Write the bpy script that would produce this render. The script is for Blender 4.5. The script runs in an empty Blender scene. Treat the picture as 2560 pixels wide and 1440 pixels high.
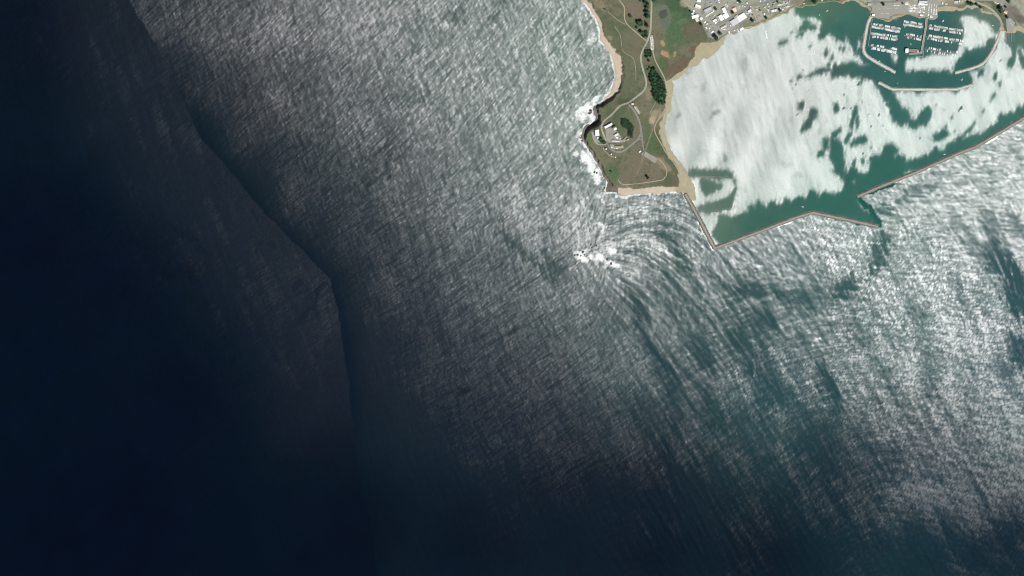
import bpy, bmesh, math, random
import numpy as np
from mathutils import Vector, Matrix

SC = bpy.context.scene
COL = SC.collection
R = math.radians
rnd = random.Random(7)
rng = np.random.default_rng(11)

# ------------------------------------------------------------------ camera, sky, sun, exposure
IW, IH, MPP = 2560.0, 1440.0, 1.9            # photograph pixels, metres per pixel at the middle
SUN_AZ, SUN_ZEN = 138.0, 23.0
SUN = Vector((math.sin(R(SUN_AZ)) * math.sin(R(SUN_ZEN)), math.cos(R(SUN_AZ)) * math.sin(R(SUN_ZEN)), math.cos(R(SUN_ZEN))))
SUN_E = 5.0
GLINT = (2150.0, -150.0)                     # where the sun mirrors in flat water, just north of the frame
RNG_CAM = 15500.0
g0 = Vector(((GLINT[0] - 1280) * MPP, (720 - GLINT[1]) * MPP, 0))
CAM = g0 + RNG_CAM * Vector((-SUN.x, -SUN.y, SUN.z))
DIST = CAM.length
fwd = (-CAM).normalized()
rgt = fwd.cross(Vector((0, 1, 0))).normalized()
upv = rgt.cross(fwd).normalized()
cam_d = bpy.data.cameras.new('camera')
cam = bpy.data.objects.new('camera', cam_d)
COL.objects.link(cam)
M = Matrix((rgt, upv, -fwd)).transposed().to_4x4()
M.translation = CAM
cam.matrix_world = M
cam_d.sensor_width = 36.0
HALF = IW / 2 * MPP / DIST
cam_d.lens = 18.0 / HALF
cam_d.clip_start = 50.0
cam_d.clip_end = 90000.0
SC.camera = cam

world = bpy.data.worlds.new('World')
SC.world = world
world.use_nodes = True
wn = world.node_tree.nodes
wn.clear()
wo = wn.new('ShaderNodeOutputWorld')
wb = wn.new('ShaderNodeBackground')
ws = wn.new('ShaderNodeTexSky')
ws.sky_type = 'NISHITA'
ws.sun_disc = False
ws.sun_elevation = R(90 - SUN_ZEN)
ws.sun_rotation = R(SUN_AZ)
wb.inputs['Strength'].default_value = 0.05
world.node_tree.links.new(ws.outputs[0], wb.inputs[0])
world.node_tree.links.new(wb.outputs[0], wo.inputs[0])

sd = bpy.data.lights.new('sun', 'SUN')
sd.energy = SUN_E
sd.angle = R(0.53)
sd.color = (1.0, 0.985, 0.955)
so = bpy.data.objects.new('sun', sd)
COL.objects.link(so)
so.location = (0, 0, 3000)
so.rotation_euler = SUN.to_track_quat('Z', 'Y').to_euler()

SC.view_settings.view_transform = 'Standard'
SC.view_settings.look = 'None'
SC.view_settings.exposure = -0.12
SC.view_settings.gamma = 1.0
SC.view_settings.use_curve_mapping = False
SC.render.engine = 'CYCLES'
SC.cycles.filter_width = 1.0

# ------------------------------------------------------------------ photograph pixel -> place
def PA(px, py, z):
    """pixel arrays at height z -> world xyz arrays (ray meets the level z)"""
    px = np.asarray(px, float); py = np.asarray(py, float); z = np.asarray(z, float)
    u = (px - IW / 2) / (IW / 2) * HALF
    v = (IH / 2 - py) / (IW / 2) * HALF
    d = [fwd[k] + u * rgt[k] + v * upv[k] for k in range(3)]
    t = (z - CAM.z) / d[2]
    return CAM.x + t * d[0], CAM.y + t * d[1], z + 0 * t

def P(px, py, z=0.0):
    x, y, zz = PA(px, py, z)
    return Vector((float(x), float(y), float(zz)))

def conv(ox, oy, f):
    return lambda *pts: [(ox + a / f, oy + b / f) for a, b in pts]
z1 = conv(1400, 0, 6.4); z2 = conv(1400, 220, 6.4); z3 = conv(1400, 420, 6.4)
z4 = conv(1700, 0, 9.143); z5 = conv(1960, 0, 8); z6 = conv(2240, 0, 8)
h1 = conv(1700, 400, 4.923); h2 = conv(2060, 140, 5.12); h3 = conv(1640, 100, 4.571); h4 = conv(2100, 280, 5.56)
t1 = conv(1700, 0, 16); t2 = conv(1800, 0, 16); t3 = conv(2150, 0, 16); t4 = conv(2300, 0, 16); t5 = conv(2400, 0, 16); st = conv(1470, 290, 16)
sp = lambda *p: list(p)

# ------------------------------------------------------------------ numeric helpers
def inside(poly, X, Y):
    res = np.zeros(X.shape, bool)
    xs = [p[0] for p in poly]; ys = [p[1] for p in poly]
    m = (X >= min(xs)) & (X <= max(xs)) & (Y >= min(ys)) & (Y <= max(ys))
    if not m.any():
        return res
    x = X[m]; y = Y[m]; c = np.zeros(x.shape, bool)
    n = len(poly)
    for i in range(n):
        xa, ya = poly[i]; xb, yb = poly[i - 1]
        if ya == yb:
            continue
        k = (ya > y) != (yb > y)
        c ^= k & (x < (xb - xa) * (y - ya) / (yb - ya) + xa)
    res[m] = c
    return res

def dist_poly(poly, X, Y, closed=True):
    d = np.full(X.shape, 1e9)
    n = len(poly)
    for i in range(n if closed else n - 1):
        xa, ya = poly[i]; xb, yb = poly[(i + 1) % n]
        dx, dy = xb - xa, yb - ya
        L = dx * dx + dy * dy + 1e-9
        t = np.clip(((X - xa) * dx + (Y - ya) * dy) / L, 0, 1)
        d = np.minimum(d, (X - xa - t * dx) ** 2 + (Y - ya - t * dy) ** 2)
    return np.sqrt(d)

def boxblur(a, r, n=2):
    for _ in range(n):
        for ax in (0, 1):
            p = np.pad(a, [(r + 1, r) if k == ax else (0, 0) for k in (0, 1)], mode='edge')
            c = np.cumsum(p, axis=ax)
            if ax == 0:
                a = (c[2 * r + 1:] - c[:-2 * r - 1]) / (2 * r + 1)
            else:
                a = (c[:, 2 * r + 1:] - c[:, :-2 * r - 1]) / (2 * r + 1)
    return a

def bil(a, fx, fy):
    fx = np.clip(fx, 0, a.shape[1] - 1.001); fy = np.clip(fy, 0, a.shape[0] - 1.001)
    i = fx.astype(int); j = fy.astype(int); u = fx - i; v = fy - j
    return (a[j, i] * (1 - u) + a[j, i + 1] * u) * (1 - v) + (a[j + 1, i] * (1 - u) + a[j + 1, i + 1] * u) * v

def vnoise(X, Y, s, seed):
    g = np.random.default_rng(seed).standard_normal((97, 97))
    fx = (X / s) % 96; fy = (Y / s) % 96
    i = fx.astype(int); j = fy.astype(int); u = fx - i; v = fy - j
    u = u * u * (3 - 2 * u); v = v * v * (3 - 2 * v)
    return (g[j, i] * (1 - u) + g[j, i + 1] * u) * (1 - v) + (g[j + 1, i] * (1 - u) + g[j + 1, i + 1] * u) * v

def fbm(X, Y, s, seed, o=4):
    r = 0; a = 1.0; t = 0
    for k in range(o):
        r = r + a * vnoise(X + 17.3 * k, Y - 9.1 * k, s / 2 ** k, seed + k); t += a * a; a *= 0.55
    return r / math.sqrt(t)

def sstep(a, b, x):
    t = np.clip((x - a) / (b - a), 0, 1)
    return t * t * (3 - 2 * t)

def idw(ctrl, X, Y, p=3.0, soft=40.0):
    """ctrl: list of (x, y, values...) -> interpolated value arrays"""
    nv = len(ctrl[0]) - 2
    num = [0.0] * nv; den = 0.0
    for c in ctrl:
        w = 1.0 / ((X - c[0]) ** 2 + (Y - c[1]) ** 2 + soft * soft) ** (p / 2)
        den = den + w
        for k in range(nv):
            num[k] = num[k] + w * c[2 + k]
    return [n / den for n in num]

def lin(c):
    c = np.asarray(c, float) / 255.0
    return np.where(c <= 0.04045, c / 12.92, ((c + 0.055) / 1.055) ** 2.4)

# ------------------------------------------------------------------ materials
MATS = {}
def mat(name, color, rough=0.8, var=0.18, scale=0.4, metal=0.0, spec=0.3, bump=0.0):
    if name in MATS:
        return MATS[name]
    m = bpy.data.materials.new(name); m.use_nodes = True
    nt = m.node_tree; b = nt.nodes['Principled BSDF']
    b.inputs['Roughness'].default_value = rough
    b.inputs['Metallic'].default_value = metal
    b.inputs['Specular IOR Level'].default_value = spec
    tc = nt.nodes.new('ShaderNodeTexCoord'); nz = nt.nodes.new('ShaderNodeTexNoise')
    nz.inputs['Scale'].default_value = scale; nz.inputs['Detail'].default_value = 5
    nt.links.new(tc.outputs['Object'], nz.inputs['Vector'])
    mx = nt.nodes.new('ShaderNodeMix'); mx.data_type = 'RGBA'
    mx.inputs[6].default_value = tuple(max(0, c * (1 - var)) for c in color) + (1,)
    mx.inputs[7].default_value = tuple(min(1, c * (1 + var)) for c in color) + (1,)
    nt.links.new(nz.outputs['Fac'], mx.inputs[0])
    nt.links.new(mx.outputs[2], b.inputs['Base Color'])
    if bump:
        bp = nt.nodes.new('ShaderNodeBump'); bp.inputs['Strength'].default_value = bump; bp.inputs['Distance'].default_value = 0.3
        nt.links.new(nz.outputs['Fac'], bp.inputs['Height']); nt.links.new(bp.outputs[0], b.inputs['Normal'])
    MATS[name] = m
    return m

def mat_attr(name, rough=0.9, var=0.25, scale=0.12, spec=0.15):
    m = bpy.data.materials.new(name); m.use_nodes = True
    nt = m.node_tree; b = nt.nodes['Principled BSDF']
    b.inputs['Roughness'].default_value = rough
    b.inputs['Specular IOR Level'].default_value = spec
    at = nt.nodes.new('ShaderNodeAttribute'); at.attribute_name = 'albedo'
    tc = nt.nodes.new('ShaderNodeTexCoord'); nz = nt.nodes.new('ShaderNodeTexNoise')
    nz.inputs['Scale'].default_value = scale; nz.inputs['Detail'].default_value = 6; nz.inputs['Roughness'].default_value = 0.7
    nt.links.new(tc.outputs['Object'], nz.inputs['Vector'])
    mr = nt.nodes.new('ShaderNodeMapRange'); mr.inputs[1].default_value = 0.25; mr.inputs[2].default_value = 0.75
    mr.inputs[3].default_value = 1 - var; mr.inputs[4].default_value = 1 + var
    nt.links.new(nz.outputs['Fac'], mr.inputs[0])
    vm = nt.nodes.new('ShaderNodeVectorMath'); vm.operation = 'SCALE'
    nt.links.new(at.outputs['Vector'], vm.inputs[0]); nt.links.new(mr.outputs[0], vm.inputs['Scale'])
    nt.links.new(vm.outputs[0], b.inputs['Base Color'])
    bp = nt.nodes.new('ShaderNodeBump'); bp.inputs['Strength'].default_value = 0.5; bp.inputs['Distance'].default_value = 1.2
    nt.links.new(nz.outputs['Fac'], bp.inputs['Height']); nt.links.new(bp.outputs[0], b.inputs['Normal'])
    return m

# ------------------------------------------------------------------ object helpers
def new_mesh(name, verts, faces, m=None, smooth=False):
    me = bpy.data.meshes.new(name)
    me.from_pydata([tuple(v) for v in verts], [], faces)
    if m is not None:
        me.materials.append(m)
    if smooth:
        me.polygons.foreach_set('use_smooth', [True] * len(me.polygons))
    me.update()
    return me

def fast_mesh(name, V, F, m=None, smooth=False):
    """V (n,3), F (k,4) numpy quads"""
    me = bpy.data.meshes.new(name)
    n, k = len(V), len(F); w = F.shape[1]
    me.vertices.add(n); me.vertices.foreach_set('co', np.ascontiguousarray(V, np.float32).ravel())
    me.loops.add(k * w); me.loops.foreach_set('vertex_index', np.ascontiguousarray(F, np.int32).ravel())
    me.polygons.add(k); me.polygons.foreach_set('loop_start', np.arange(k, dtype=np.int32) * w)
    try:
        me.polygons.foreach_set('loop_total', np.full(k, w, np.int32))
    except Exception:
        pass
    if smooth:
        me.polygons.foreach_set('use_smooth', np.ones(k, bool))
    if m is not None:
        me.materials.append(m)
    me.update(calc_edges=True)
    me.validate()
    return me

def obj(name, me, parent=None):
    o = bpy.data.objects.new(name, me); COL.objects.link(o)
    if parent is not None:
        o.parent = parent
    return o

def tag(o, label=None, cat=None, group=None, kind=None):
    if label: o['label'] = label
    if cat: o['category'] = cat
    if group: o['group'] = group
    if kind: o['kind'] = kind
    return o

def thing(name, label, cat, loc=(0, 0, 0), rz=0.0, group=None):
    o = bpy.data.objects.new(name, None); COL.objects.link(o)
    o.empty_display_size = 1.0
    o.location = loc; o.rotation_euler = (0, 0, rz)
    return tag(o, label, cat, group)

def copy_tree(src, parent=None):
    c = src.copy(); COL.objects.link(c)
    if parent is not None:
        c.parent = parent
    for ch in src.children:
        copy_tree(ch, c)
    return c

def box(V, F, x0, x1, y0, y1, z0, z1):
    b = len(V)
    V += [(x0, y0, z0), (x1, y0, z0), (x1, y1, z0), (x0, y1, z0), (x0, y0, z1), (x1, y0, z1), (x1, y1, z1), (x0, y1, z1)]
    F += [(b, b + 3, b + 2, b + 1), (b + 4, b + 5, b + 6, b + 7), (b, b + 1, b + 5, b + 4), (b + 1, b + 2, b + 6, b + 5), (b + 2, b + 3, b + 7, b + 6), (b + 3, b, b + 4, b + 7)]

def box_mesh(name, m, *d):
    V, F = [], []
    box(V, F, *d)
    return new_mesh(name, V, F, m)

def tube(V, F, p0, p1, r0, r1, n=6):
    p0 = Vector(p0); p1 = Vector(p1); d = (p1 - p0).normalized()
    a = d.orthogonal().normalized(); b2 = d.cross(a)
    s = len(V)
    for p, r in ((p0, r0), (p1, r1)):
        for k in range(n):
            t = 2 * math.pi * k / n
            V.append(tuple(p + r * (math.cos(t) * a + math.sin(t) * b2)))
    for k in range(n):
        F.append((s + k, s + (k + 1) % n, s + n + (k + 1) % n, s + n + k))
    F.append(tuple(range(s + n - 1, s - 1, -1))); F.append(tuple(range(s + n, s + 2 * n)))

def resample(pts, step):
    out = [Vector((pts[0][0], pts[0][1]))]
    for a, b in zip(pts[:-1], pts[1:]):
        a = Vector(a[:2]); b = Vector(b[:2]); L = (b - a).length
        n = max(1, int(math.ceil(L / step)))
        for k in range(1, n + 1):
            out.append(a.lerp(b, k / n))
    return out

def smooth_path(pts, it=2):
    for _ in range(it):
        q = [pts[0]]
        for a, b in zip(pts[:-1], pts[1:]):
            q += [(a[0] * .75 + b[0] * .25, a[1] * .75 + b[1] * .25), (a[0] * .25 + b[0] * .75, a[1] * .25 + b[1] * .75)]
        q.append(pts[-1]); pts = q
    return pts

# ------------------------------------------------------------------ coast outlines (photograph pixels)
LAND = (sp((1428, -170), (1436, -60)) + z1((330, 0), (430, 80), (500, 180), (560, 290), (600, 380), (630, 470), (635, 560), (640, 640), (690, 720), (760, 810), (820, 900), (845, 1000), (870, 1100), (885, 1180), (875, 1260), (850, 1340), (820, 1440))
    + z2((790, 80), (720, 150), (670, 210), (640, 260), (560, 300), (530, 340), (535, 400), (565, 470), (550, 530), (500, 565), (430, 575), (380, 640), (355, 720), (345, 800), (400, 900), (450, 990), (510, 1080), (560, 1170), (620, 1250), (655, 1330))
    + z3((690, 110), (745, 190), (760, 240), (745, 300), (725, 350), (735, 385), (820, 380), (900, 390), (940, 420), (980, 450), (1050, 460), (1180, 430), (1400, 410), (1700, 400), (1850, 385), (1960, 395), (2000, 420), (2060, 520), (2190, 520), (2170, 430), (2150, 300), (2110, 190), (2050, 110))
    + z2((2020, 1330), (1930, 1200), (1830, 1080), (1760, 950), (1710, 830), (1690, 720), (1690, 600), (1700, 520), (1720, 420), (1770, 380), (1790, 300), (1780, 220), (1800, 130), (1810, 0))
    + z1((1800, 1290), (1900, 1250), (1990, 1180), (2050, 1090), (2200, 1050), (2300, 930))
    + z4((620, 1360), (700, 1300), (900, 1130), (1000, 980), (1060, 830), (1130, 800), (1280, 770), (1400, 720), (1480, 680), (1600, 650), (1750, 590), (1900, 540), (2050, 470), (2200, 400), (2400, 320))
    + z5((60, 290), (100, 220), (150, 180), (230, 140), (370, 150), (470, 120), (640, 110), (700, 60), (850, 40), (1000, 20), (1120, 50), (1180, 95), (1280, 40), (1330, 10), (1420, 30), (1500, 90), (1600, 150), (1700, 210), (1725, 280), (1700, 350), (1760, 360), (1900, 370), (2100, 430), (2160, 440), (2180, 370), (2260, 340), (2480, 290))
    + z6((400, 350), (600, 370), (780, 410), (810, 360), (830, 240), (950, 215), (1100, 230), (1300, 215), (1380, 190), (1420, 150), (1500, 190), (1640, 160), (1720, 250), (1850, 280), (1960, 290), (2050, 390), (2090, 500), (2085, 620), (2160, 620), (2200, 600), (2210, 660), (2390, 670), (2420, 610), (2560, 670))
    + sp((2620, 96), (2860, 130), (2860, -170)))
UPLAND = (sp((1444, -170), (1450, -60)) + z1((420, 0), (500, 60), (560, 150), (610, 250), (650, 340), (680, 430), (700, 520), (730, 620), (790, 700), (860, 780), (930, 850), (970, 930), (990, 1000), (1000, 1100), (990, 1190), (970, 1200), (985, 1290), (950, 1400), (930, 1440))
    + z2((930, 40), (850, 130), (780, 190), (700, 240), (650, 290), (590, 330), (590, 400), (620, 440), (625, 520), (600, 580), (540, 620), (460, 640), (410, 720), (390, 810), (440, 900), (490, 980), (540, 1070), (595, 1170), (660, 1270), (700, 1360))
    + z3((735, 110), (790, 200), (825, 260), (835, 310), (900, 318), (1000, 330), (1100, 320), (1250, 330), (1400, 325), (1500, 300), (1700, 305), (1800, 295), (1900, 295), (1915, 200), (1900, 100), (1880, 0))
    + z2((1820, 1200), (1740, 1090), (1680, 990), (1640, 880), (1600, 780), (1590, 660), (1610, 560), (1660, 450), (1690, 350), (1690, 200), (1690, 0))
    + z1((1690, 1290), (1720, 1275), (1800, 1240), (1900, 1170), (2030, 1060), (2100, 960), (2160, 880), (2180, 760), (2250, 690), (2400, 680))
    + z4((850, 950), (960, 850), (1050, 800), (1130, 770), (1280, 740), (1400, 690), (1470, 640), (1600, 600), (1750, 560), (1900, 500), (2050, 430), (2200, 360), (2400, 290))
    + z5((150, 150), (230, 120), (370, 130), (640, 90), (700, 40), (850, 20), (1100, 30), (1150, 60), (1250, 20), (1300, -10), (1450, -10), (1560, 50), (1650, 110), (1730, 200), (1740, 320), (1900, 350), (2080, 400), (2140, 420), (2160, 350), (2250, 310), (2480, 270))
    + z6((400, 320), (600, 340), (770, 390), (800, 220), (880, 130), (1000, 120), (1350, 160), (1400, 100), (1500, 100), (1650, 110), (1750, 210), (1900, 230), (2000, 270), (2100, 400), (2130, 560), (2190, 600), (2380, 640), (2410, 520), (2500, 500), (2560, 560))
    + sp((2620, 80), (2860, 110), (2860, -170)))

# ------------------------------------------------------------------ terrain
TS = 2.0
tx = np.arange(1400, 2860.1, TS); ty = np.arange(-160, 502.1, TS)
TX, TY = np.meshgrid(tx, ty)
wX = TX + 1.6 * fbm(TX, TY, 11, 301, 3); wY = TY + 1.6 * fbm(TX, TY, 11, 331, 3)
sd1 = dist_poly(LAND, wX, wY) * np.where(inside(LAND, wX, wY), 1, -1)
sd2 = dist_poly(UPLAND, wX, wY) * np.where(inside(UPLAND, wX, wY), 1, -1)
Hmap, = idw([(1545, 350, 44), (1520, 330, 40), (1490, 360, 26), (1500, 410, 26), (1530, 460, 26), (1600, 420, 34), (1560, 450, 32), (1640, 450, 20), (1650, 330, 8), (1620, 300, 20), (1560, 280, 34), (1510, 270, 26), (1560, 230, 16), (1620, 200, 9),
    (1530, 120, 11), (1520, 30, 13), (1600, 60, 8), (1640, 120, 6), (1700, 120, 4), (1720, 40, 4.5), (1800, 40, 4.5), (1950, 10, 4.5), (2200, 20, 4.5), (2330, 20, 4.5), (2450, 10, 5), (2540, 40, 5), (2700, 40, 5), (1500, -100, 14), (1700, -100, 5), (2100, -100, 5)], TX, TY, 4.0, 12.0)
cl, = idw([(1470, 350, 1), (1490, 420, 1), (1520, 480, 1), (1490, 290, 1), (1600, 475, 1), (1530, 260, .7), (1550, 180, .2), (1510, 80, .25), (1470, 20, .3), (1650, 330, .1), (1690, 430, .1), (1660, 200, .05), (1750, 100, 0), (1900, 50, 0), (2300, 30, 0), (2500, 50, 0)], TX, TY, 4.0, 10.0)
flat = 1 - sstep(1680, 1730, TX + 0.6 * TY)
slope = 0.9 + 5.0 * cl
TZ = np.clip(sd1 * 0.32, -3, 1.8) + np.where(sd2 > 0, np.minimum(np.maximum(Hmap - 1.8, 0), sd2 * slope), 0)
rough_n = fbm(TX, TY, 26, 41, 5) * 0.5
TZ = np.where(sd2 > 1, TZ + rough_n * np.clip(sd2 / 8, 0, 1) * (0.1 + 1.4 * flat) * 0.8, TZ)
towny = (TX + 0.35 * TY > 1745) & (sd2 > 0)
TZ = np.where(towny, np.minimum(TZ, 4.5), TZ)
TZ = np.where(sd1 < 0, np.maximum(sd1 * 0.4 - 0.35, -3), TZ)

def tz(px, py):
    return bil(TZ, (np.asarray(px, float) - tx[0]) / TS, (np.asarray(py, float) - ty[0]) / TS)
def tzf(px, py):
    return float(tz(np.array([px]), np.array([py]))[0])

K = 1.62
def alb(r, g, b):
    return lin((r, g, b)) / K
ALB = np.zeros(TX.shape + (3,))
gn = fbm(TX, TY, 60, 71, 5); gn2 = fbm(TX, TY, 14, 91, 4)
mix = sstep(-1.1, 0.6, gn + 0.6 * gn2)[..., None]
ALB[:] = alb(94, 104, 76) * (1 - mix) + alb(122, 116, 92) * mix
def blob(cx, cy, rx, ry, rot, col, w=1.0, edge=0.35):
    c, s = math.cos(R(rot)), math.sin(R(rot))
    dx = TX - cx; dy = TY - cy
    q = np.sqrt(((dx * c + dy * s) / rx) ** 2 + ((-dx * s + dy * c) / ry) ** 2) + 0.22 * fbm(TX, TY, 18, 501, 3)
    k = (w * (1 - sstep(1 - edge, 1 + edge, q)))[..., None]
    ALB[:] = ALB * (1 - k) + np.asarray(col) * k
def patch(poly, col, feather=1.5, w=1.0, warp=1.5):
    a = TX + warp * fbm(TX, TY, 9, 611, 3); b = TY + warp * fbm(TX, TY, 9, 641, 3)
    m = dist_poly(poly, a, b) * np.where(inside(poly, a, b), 1, -1)
    k = (w * sstep(-feather, feather, m))[..., None]
    ALB[:] = ALB * (1 - k) + np.asarray(col) * k
GREEN = alb(72, 104, 68); BROWN = alb(126, 113, 94); TAN = alb(150, 134, 112); MARSH = alb(116, 96, 78); OLIVE = alb(102, 108, 76)
for b_ in [(1590, 30, 26, 26, 0, BROWN), (1580, 110, 30, 34, 0, alb(118, 112, 90), .8), (1530, 110, 18, 50, -15, OLIVE, .7), (1560, 180, 22, 40, 0, alb(112, 112, 86), .8),
    (1685, 60, 26, 70, 0, alb(84, 112, 76), .9), (1725, 35, 20, 40, 20, alb(78, 101, 73), 1), (1690, 10, 40, 20, 0, alb(76, 100, 71), 1), (1705, 55, 14, 8, -20, alb(94, 120, 80), .9),
    (1655, 150, 10, 16, 0, alb(84, 112, 66), .8), (1735, 75, 24, 22, 0, alb(112, 100, 82), .9), (1700, 165, 34, 16, -35, MARSH, .9), (1735, 125, 16, 12, 0, alb(124, 94, 74), 1), (1745, 95, 22, 14, 0, alb(104, 106, 80), .8),
    (1615, 420, 46, 36, 20, BROWN, 1), (1590, 440, 40, 22, 0, alb(122, 112, 94), .8), (1690, 455, 12, 20, 0, alb(112, 100, 82), .9), (1530, 430, 13, 26, -25, alb(88, 112, 74), .9), (1625, 340, 14, 40, -12, alb(90, 110, 74), .9), (1600, 330, 16, 40, 0, alb(112, 110, 84), .7),
    (1640, 285, 18, 12, 0, alb(170, 148, 122), .8), (1632, 300, 8, 10, 0, alb(186, 164, 136), .9), (1590, 345, 18, 40, 0, alb(124, 112, 92), .8), (1565, 300, 16, 26, 20, alb(104, 112, 82), .8), (1475, 345, 5, 22, 10, alb(92, 122, 70), .8),
    (1640, 215, 10, 40, 5, alb(70, 98, 62), .8), (1622, 235, 10, 14, 0, alb(160, 140, 116), .7), (1498, 8, 16, 14, 0, alb(150, 132, 106), .7), (1510, 20, 10, 8, 0, TAN, .6), (1525, 95, 8, 6, 0, alb(160, 140, 114), .7), (1660, 415, 26, 10, 40, alb(160, 140, 116), .7)]:
    blob(*b_)
patch(z1((1540, 110), (1650, 75), (1740, 105), (1775, 230), (1785, 340), (1720, 455), (1610, 455), (1580, 330), (1555, 240)), alb(112, 118, 102), 1.5, .9)
patch(z1((1570, 190), (1640, 150), (1720, 160), (1715, 230), (1690, 280), (1640, 310), (1580, 250)), alb(86, 90, 82), 1.5, 1)
patch(z1((1605, 300), (1770, 300), (1720, 430), (1640, 440)), alb(104, 112, 100), 1.5, .8)
for q in (z1((1610, 655), (1645, 650), (1690, 720), (1645, 755), (1612, 705)), z1((1620, 800), (1700, 820), (1750, 870), (1755, 930), (1690, 920), (1615, 850)), z1((1820, 840), (1860, 820), (1850, 900), (1815, 930))):
    patch(q, alb(186, 142, 106), 1.0, .95, 1)
    patch([((x - 2) , y) for x, y in q][:4], alb(176, 136, 104), 3, .25, 1)
# settlement ground: dusty yards
yard = sstep(0, 6, sd2) * (inside(sp((1712, -170), (1716, 0), (1722, 22), (1745, 38), (1756, 62), (1770, 92), (1790, 100), (1815, 90), (1990, 30), (2020, -10), (2040, -170)), TX, TY) | inside(sp((2140, -170), (2150, 2), (2170, 30), (2182, 50), (2345, 60), (2420, 4), (2480, 2), (2530, 40), (2560, 90), (2860, 120), (2860, -170)), TX, TY))
yk = yard[..., None] * 0.92
ycol = alb(168, 163, 148) * (1 + 0.10 * fbm(TX, TY, 8, 801, 3))[..., None] + 0.02 * np.array([1, .6, .2]) * fbm(TX, TY, 30, 821, 3)[..., None]
ALB = ALB * (1 - yk) + ycol * yk
for b_ in [(1915, 20, 18, 14, 0, alb(150, 150, 128), .7), (1940, 30, 10, 8, 0, alb(130, 128, 108), .7), (1870, 56, 18, 8, -25, alb(128, 126, 104), .8), (1848, 42, 5, 8, 0, alb(98, 98, 80), .9), (1990, 6, 16, 8, 0, alb(142, 126, 106), .9), (2030, 2, 14, 8, 0, alb(80, 104, 72), .8), (2110, 4, 12, 8, 0, alb(160, 132, 106), .8),
    (2250, 39, 18, 4, -8, alb(168, 134, 104), .95), (2224, 50, 4, 5, 0, alb(172, 136, 104), .95), (2430, 12, 16, 10, 0, alb(76, 104, 70), 1), (2445, 18, 10, 10, 20, alb(84, 108, 70), 1), (2400, 20, 26, 8, 0, alb(128, 118, 90), .9), (2372, 14, 16, 12, 0, alb(150, 132, 110), .8), (2535, 34, 26, 16, 30, alb(128, 121, 112), 1), (2550, 46, 16, 12, 30, alb(112, 102, 92), .9),
    (2470, 28, 14, 8, 35, alb(140, 138, 108), .8), (2470, 12, 12, 5, 20, alb(166, 146, 118), .7), (2700, -40, 140, 70, 0, alb(126, 120, 100), .9), (1712, 8, 12, 10, 0, alb(164, 150, 130), .9), (2545, 78, 16, 14, 0, alb(186, 176, 152), .9)]:
    blob(*b_)
steep = np.hypot(*np.gradient(TZ)) / (TS * MPP)
rk = (sstep(0.45, 1.0, steep) * (sd2 > -2))[..., None]
ALB = ALB * (1 - rk) + (alb(138, 126, 106) * (1 + .2 * gn2[..., None])) * rk
# sand
wsand = np.where(TX < 1600, 1.0, 0.0); wsand = np.where((TY > 455) & (TX < 1690), 1.0, wsand)
sand = 1.04 * alb(216, 199, 178) * wsand[..., None] + alb(192, 182, 152) * (1 - wsand[..., None])
wet = sstep(3.2, 0.4, sd1)[..., None] * 0.45
sand = sand * (1 - wet) + sand * np.array([.62, .64, .62]) * wet
sand = sand * (1 + 0.05 * fbm(TX, TY, 7, 861, 4)[..., None])
sk = sstep(0.6, -0.6, sd2)[..., None]
rocky = sstep(0.45, 0.75, cl) * (TX < 1545) * sstep(246, 258, TY - (TX - 1500) * .3)
bcol = sand * (1 - rocky[..., None]) + alb(132, 126, 114) * (1 + .25 * gn2[..., None]) * rocky[..., None]
_l = ALB.mean(-1, keepdims=True); ALB = (ALB * 0.84 + _l * 0.16) * 1.13 * np.array([.97, 1.02, .96])
ALB = np.clip(ALB * (1 - sk) + bcol * sk, 0.01, 0.85)

vx, vy, vz = PA(TX, TY, TZ)
TV = np.stack([vx, vy, vz], -1).reshape(-1, 3)
ny, nx = TX.shape
ii = (np.arange(ny - 1)[:, None] * nx + np.arange(nx - 1)[None, :])
quads = np.stack([ii + nx, ii + nx + 1, ii + 1, ii], -1)
fsd1 = np.maximum.reduce([sd1[:-1, :-1], sd1[1:, :-1], sd1[:-1, 1:], sd1[1:, 1:]])
fsd2 = 0.25 * (sd2[:-1, :-1] + sd2[1:, :-1] + sd2[:-1, 1:] + sd2[1:, 1:])
M_LAND = mat_attr('grassland'); M_SAND = mat_attr('sand', 0.95, 0.07, 0.2, 0.1)
def sub_terrain(name, mask, m, dx=0):
    F = quads[mask].reshape(-1, 4)
    u, inv = np.unique(F, return_inverse=True)
    me = fast_mesh(name, TV[u], inv.reshape(F.shape), m, True)
    a = me.attributes.new('albedo', 'FLOAT_VECTOR', 'POINT')
    a.data.foreach_set('vector', ALB.reshape(-1, 3)[u].astype(np.float32).ravel())
    return tag(obj(name, me), kind='structure')
qx = TX[:-1, :-1] + TS / 2
keep = fsd1 > -5
sub_terrain('headland_ground', keep & (fsd2 > 0) & (qx < 1735), M_LAND)
sub_terrain('town_ground', keep & (fsd2 > 0) & (qx >= 1735), M_LAND)
sub_terrain('ocean_beach', keep & (fsd2 <= 0) & (qx < 1640), M_SAND)
sub_terrain('harbour_beach', keep & (fsd2 <= 0) & (qx >= 1640), M_SAND)

# seabed far below everything, out to the horizon
sb = new_mesh('seabed', [(-40000, -40000, -12), (40000, -40000, -12), (40000, 40000, -12), (-40000, 40000, -12)], [(0, 1, 2, 3)], mat('deep_seabed', (0.004, 0.012, 0.03), .9, .1, .001))
tag(obj('seabed', sb), kind='structure')

# ------------------------------------------------------------------ water
GS = 2.5
gx = np.arange(-170, 2730.1, GS); gy = np.arange(-150, 1590.1, GS)
GX, GY = np.meshgrid(gx, gy)
NYg, NXg = GX.shape
wx, wy, _ = PA(GX, GY, 0.0)
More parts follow.
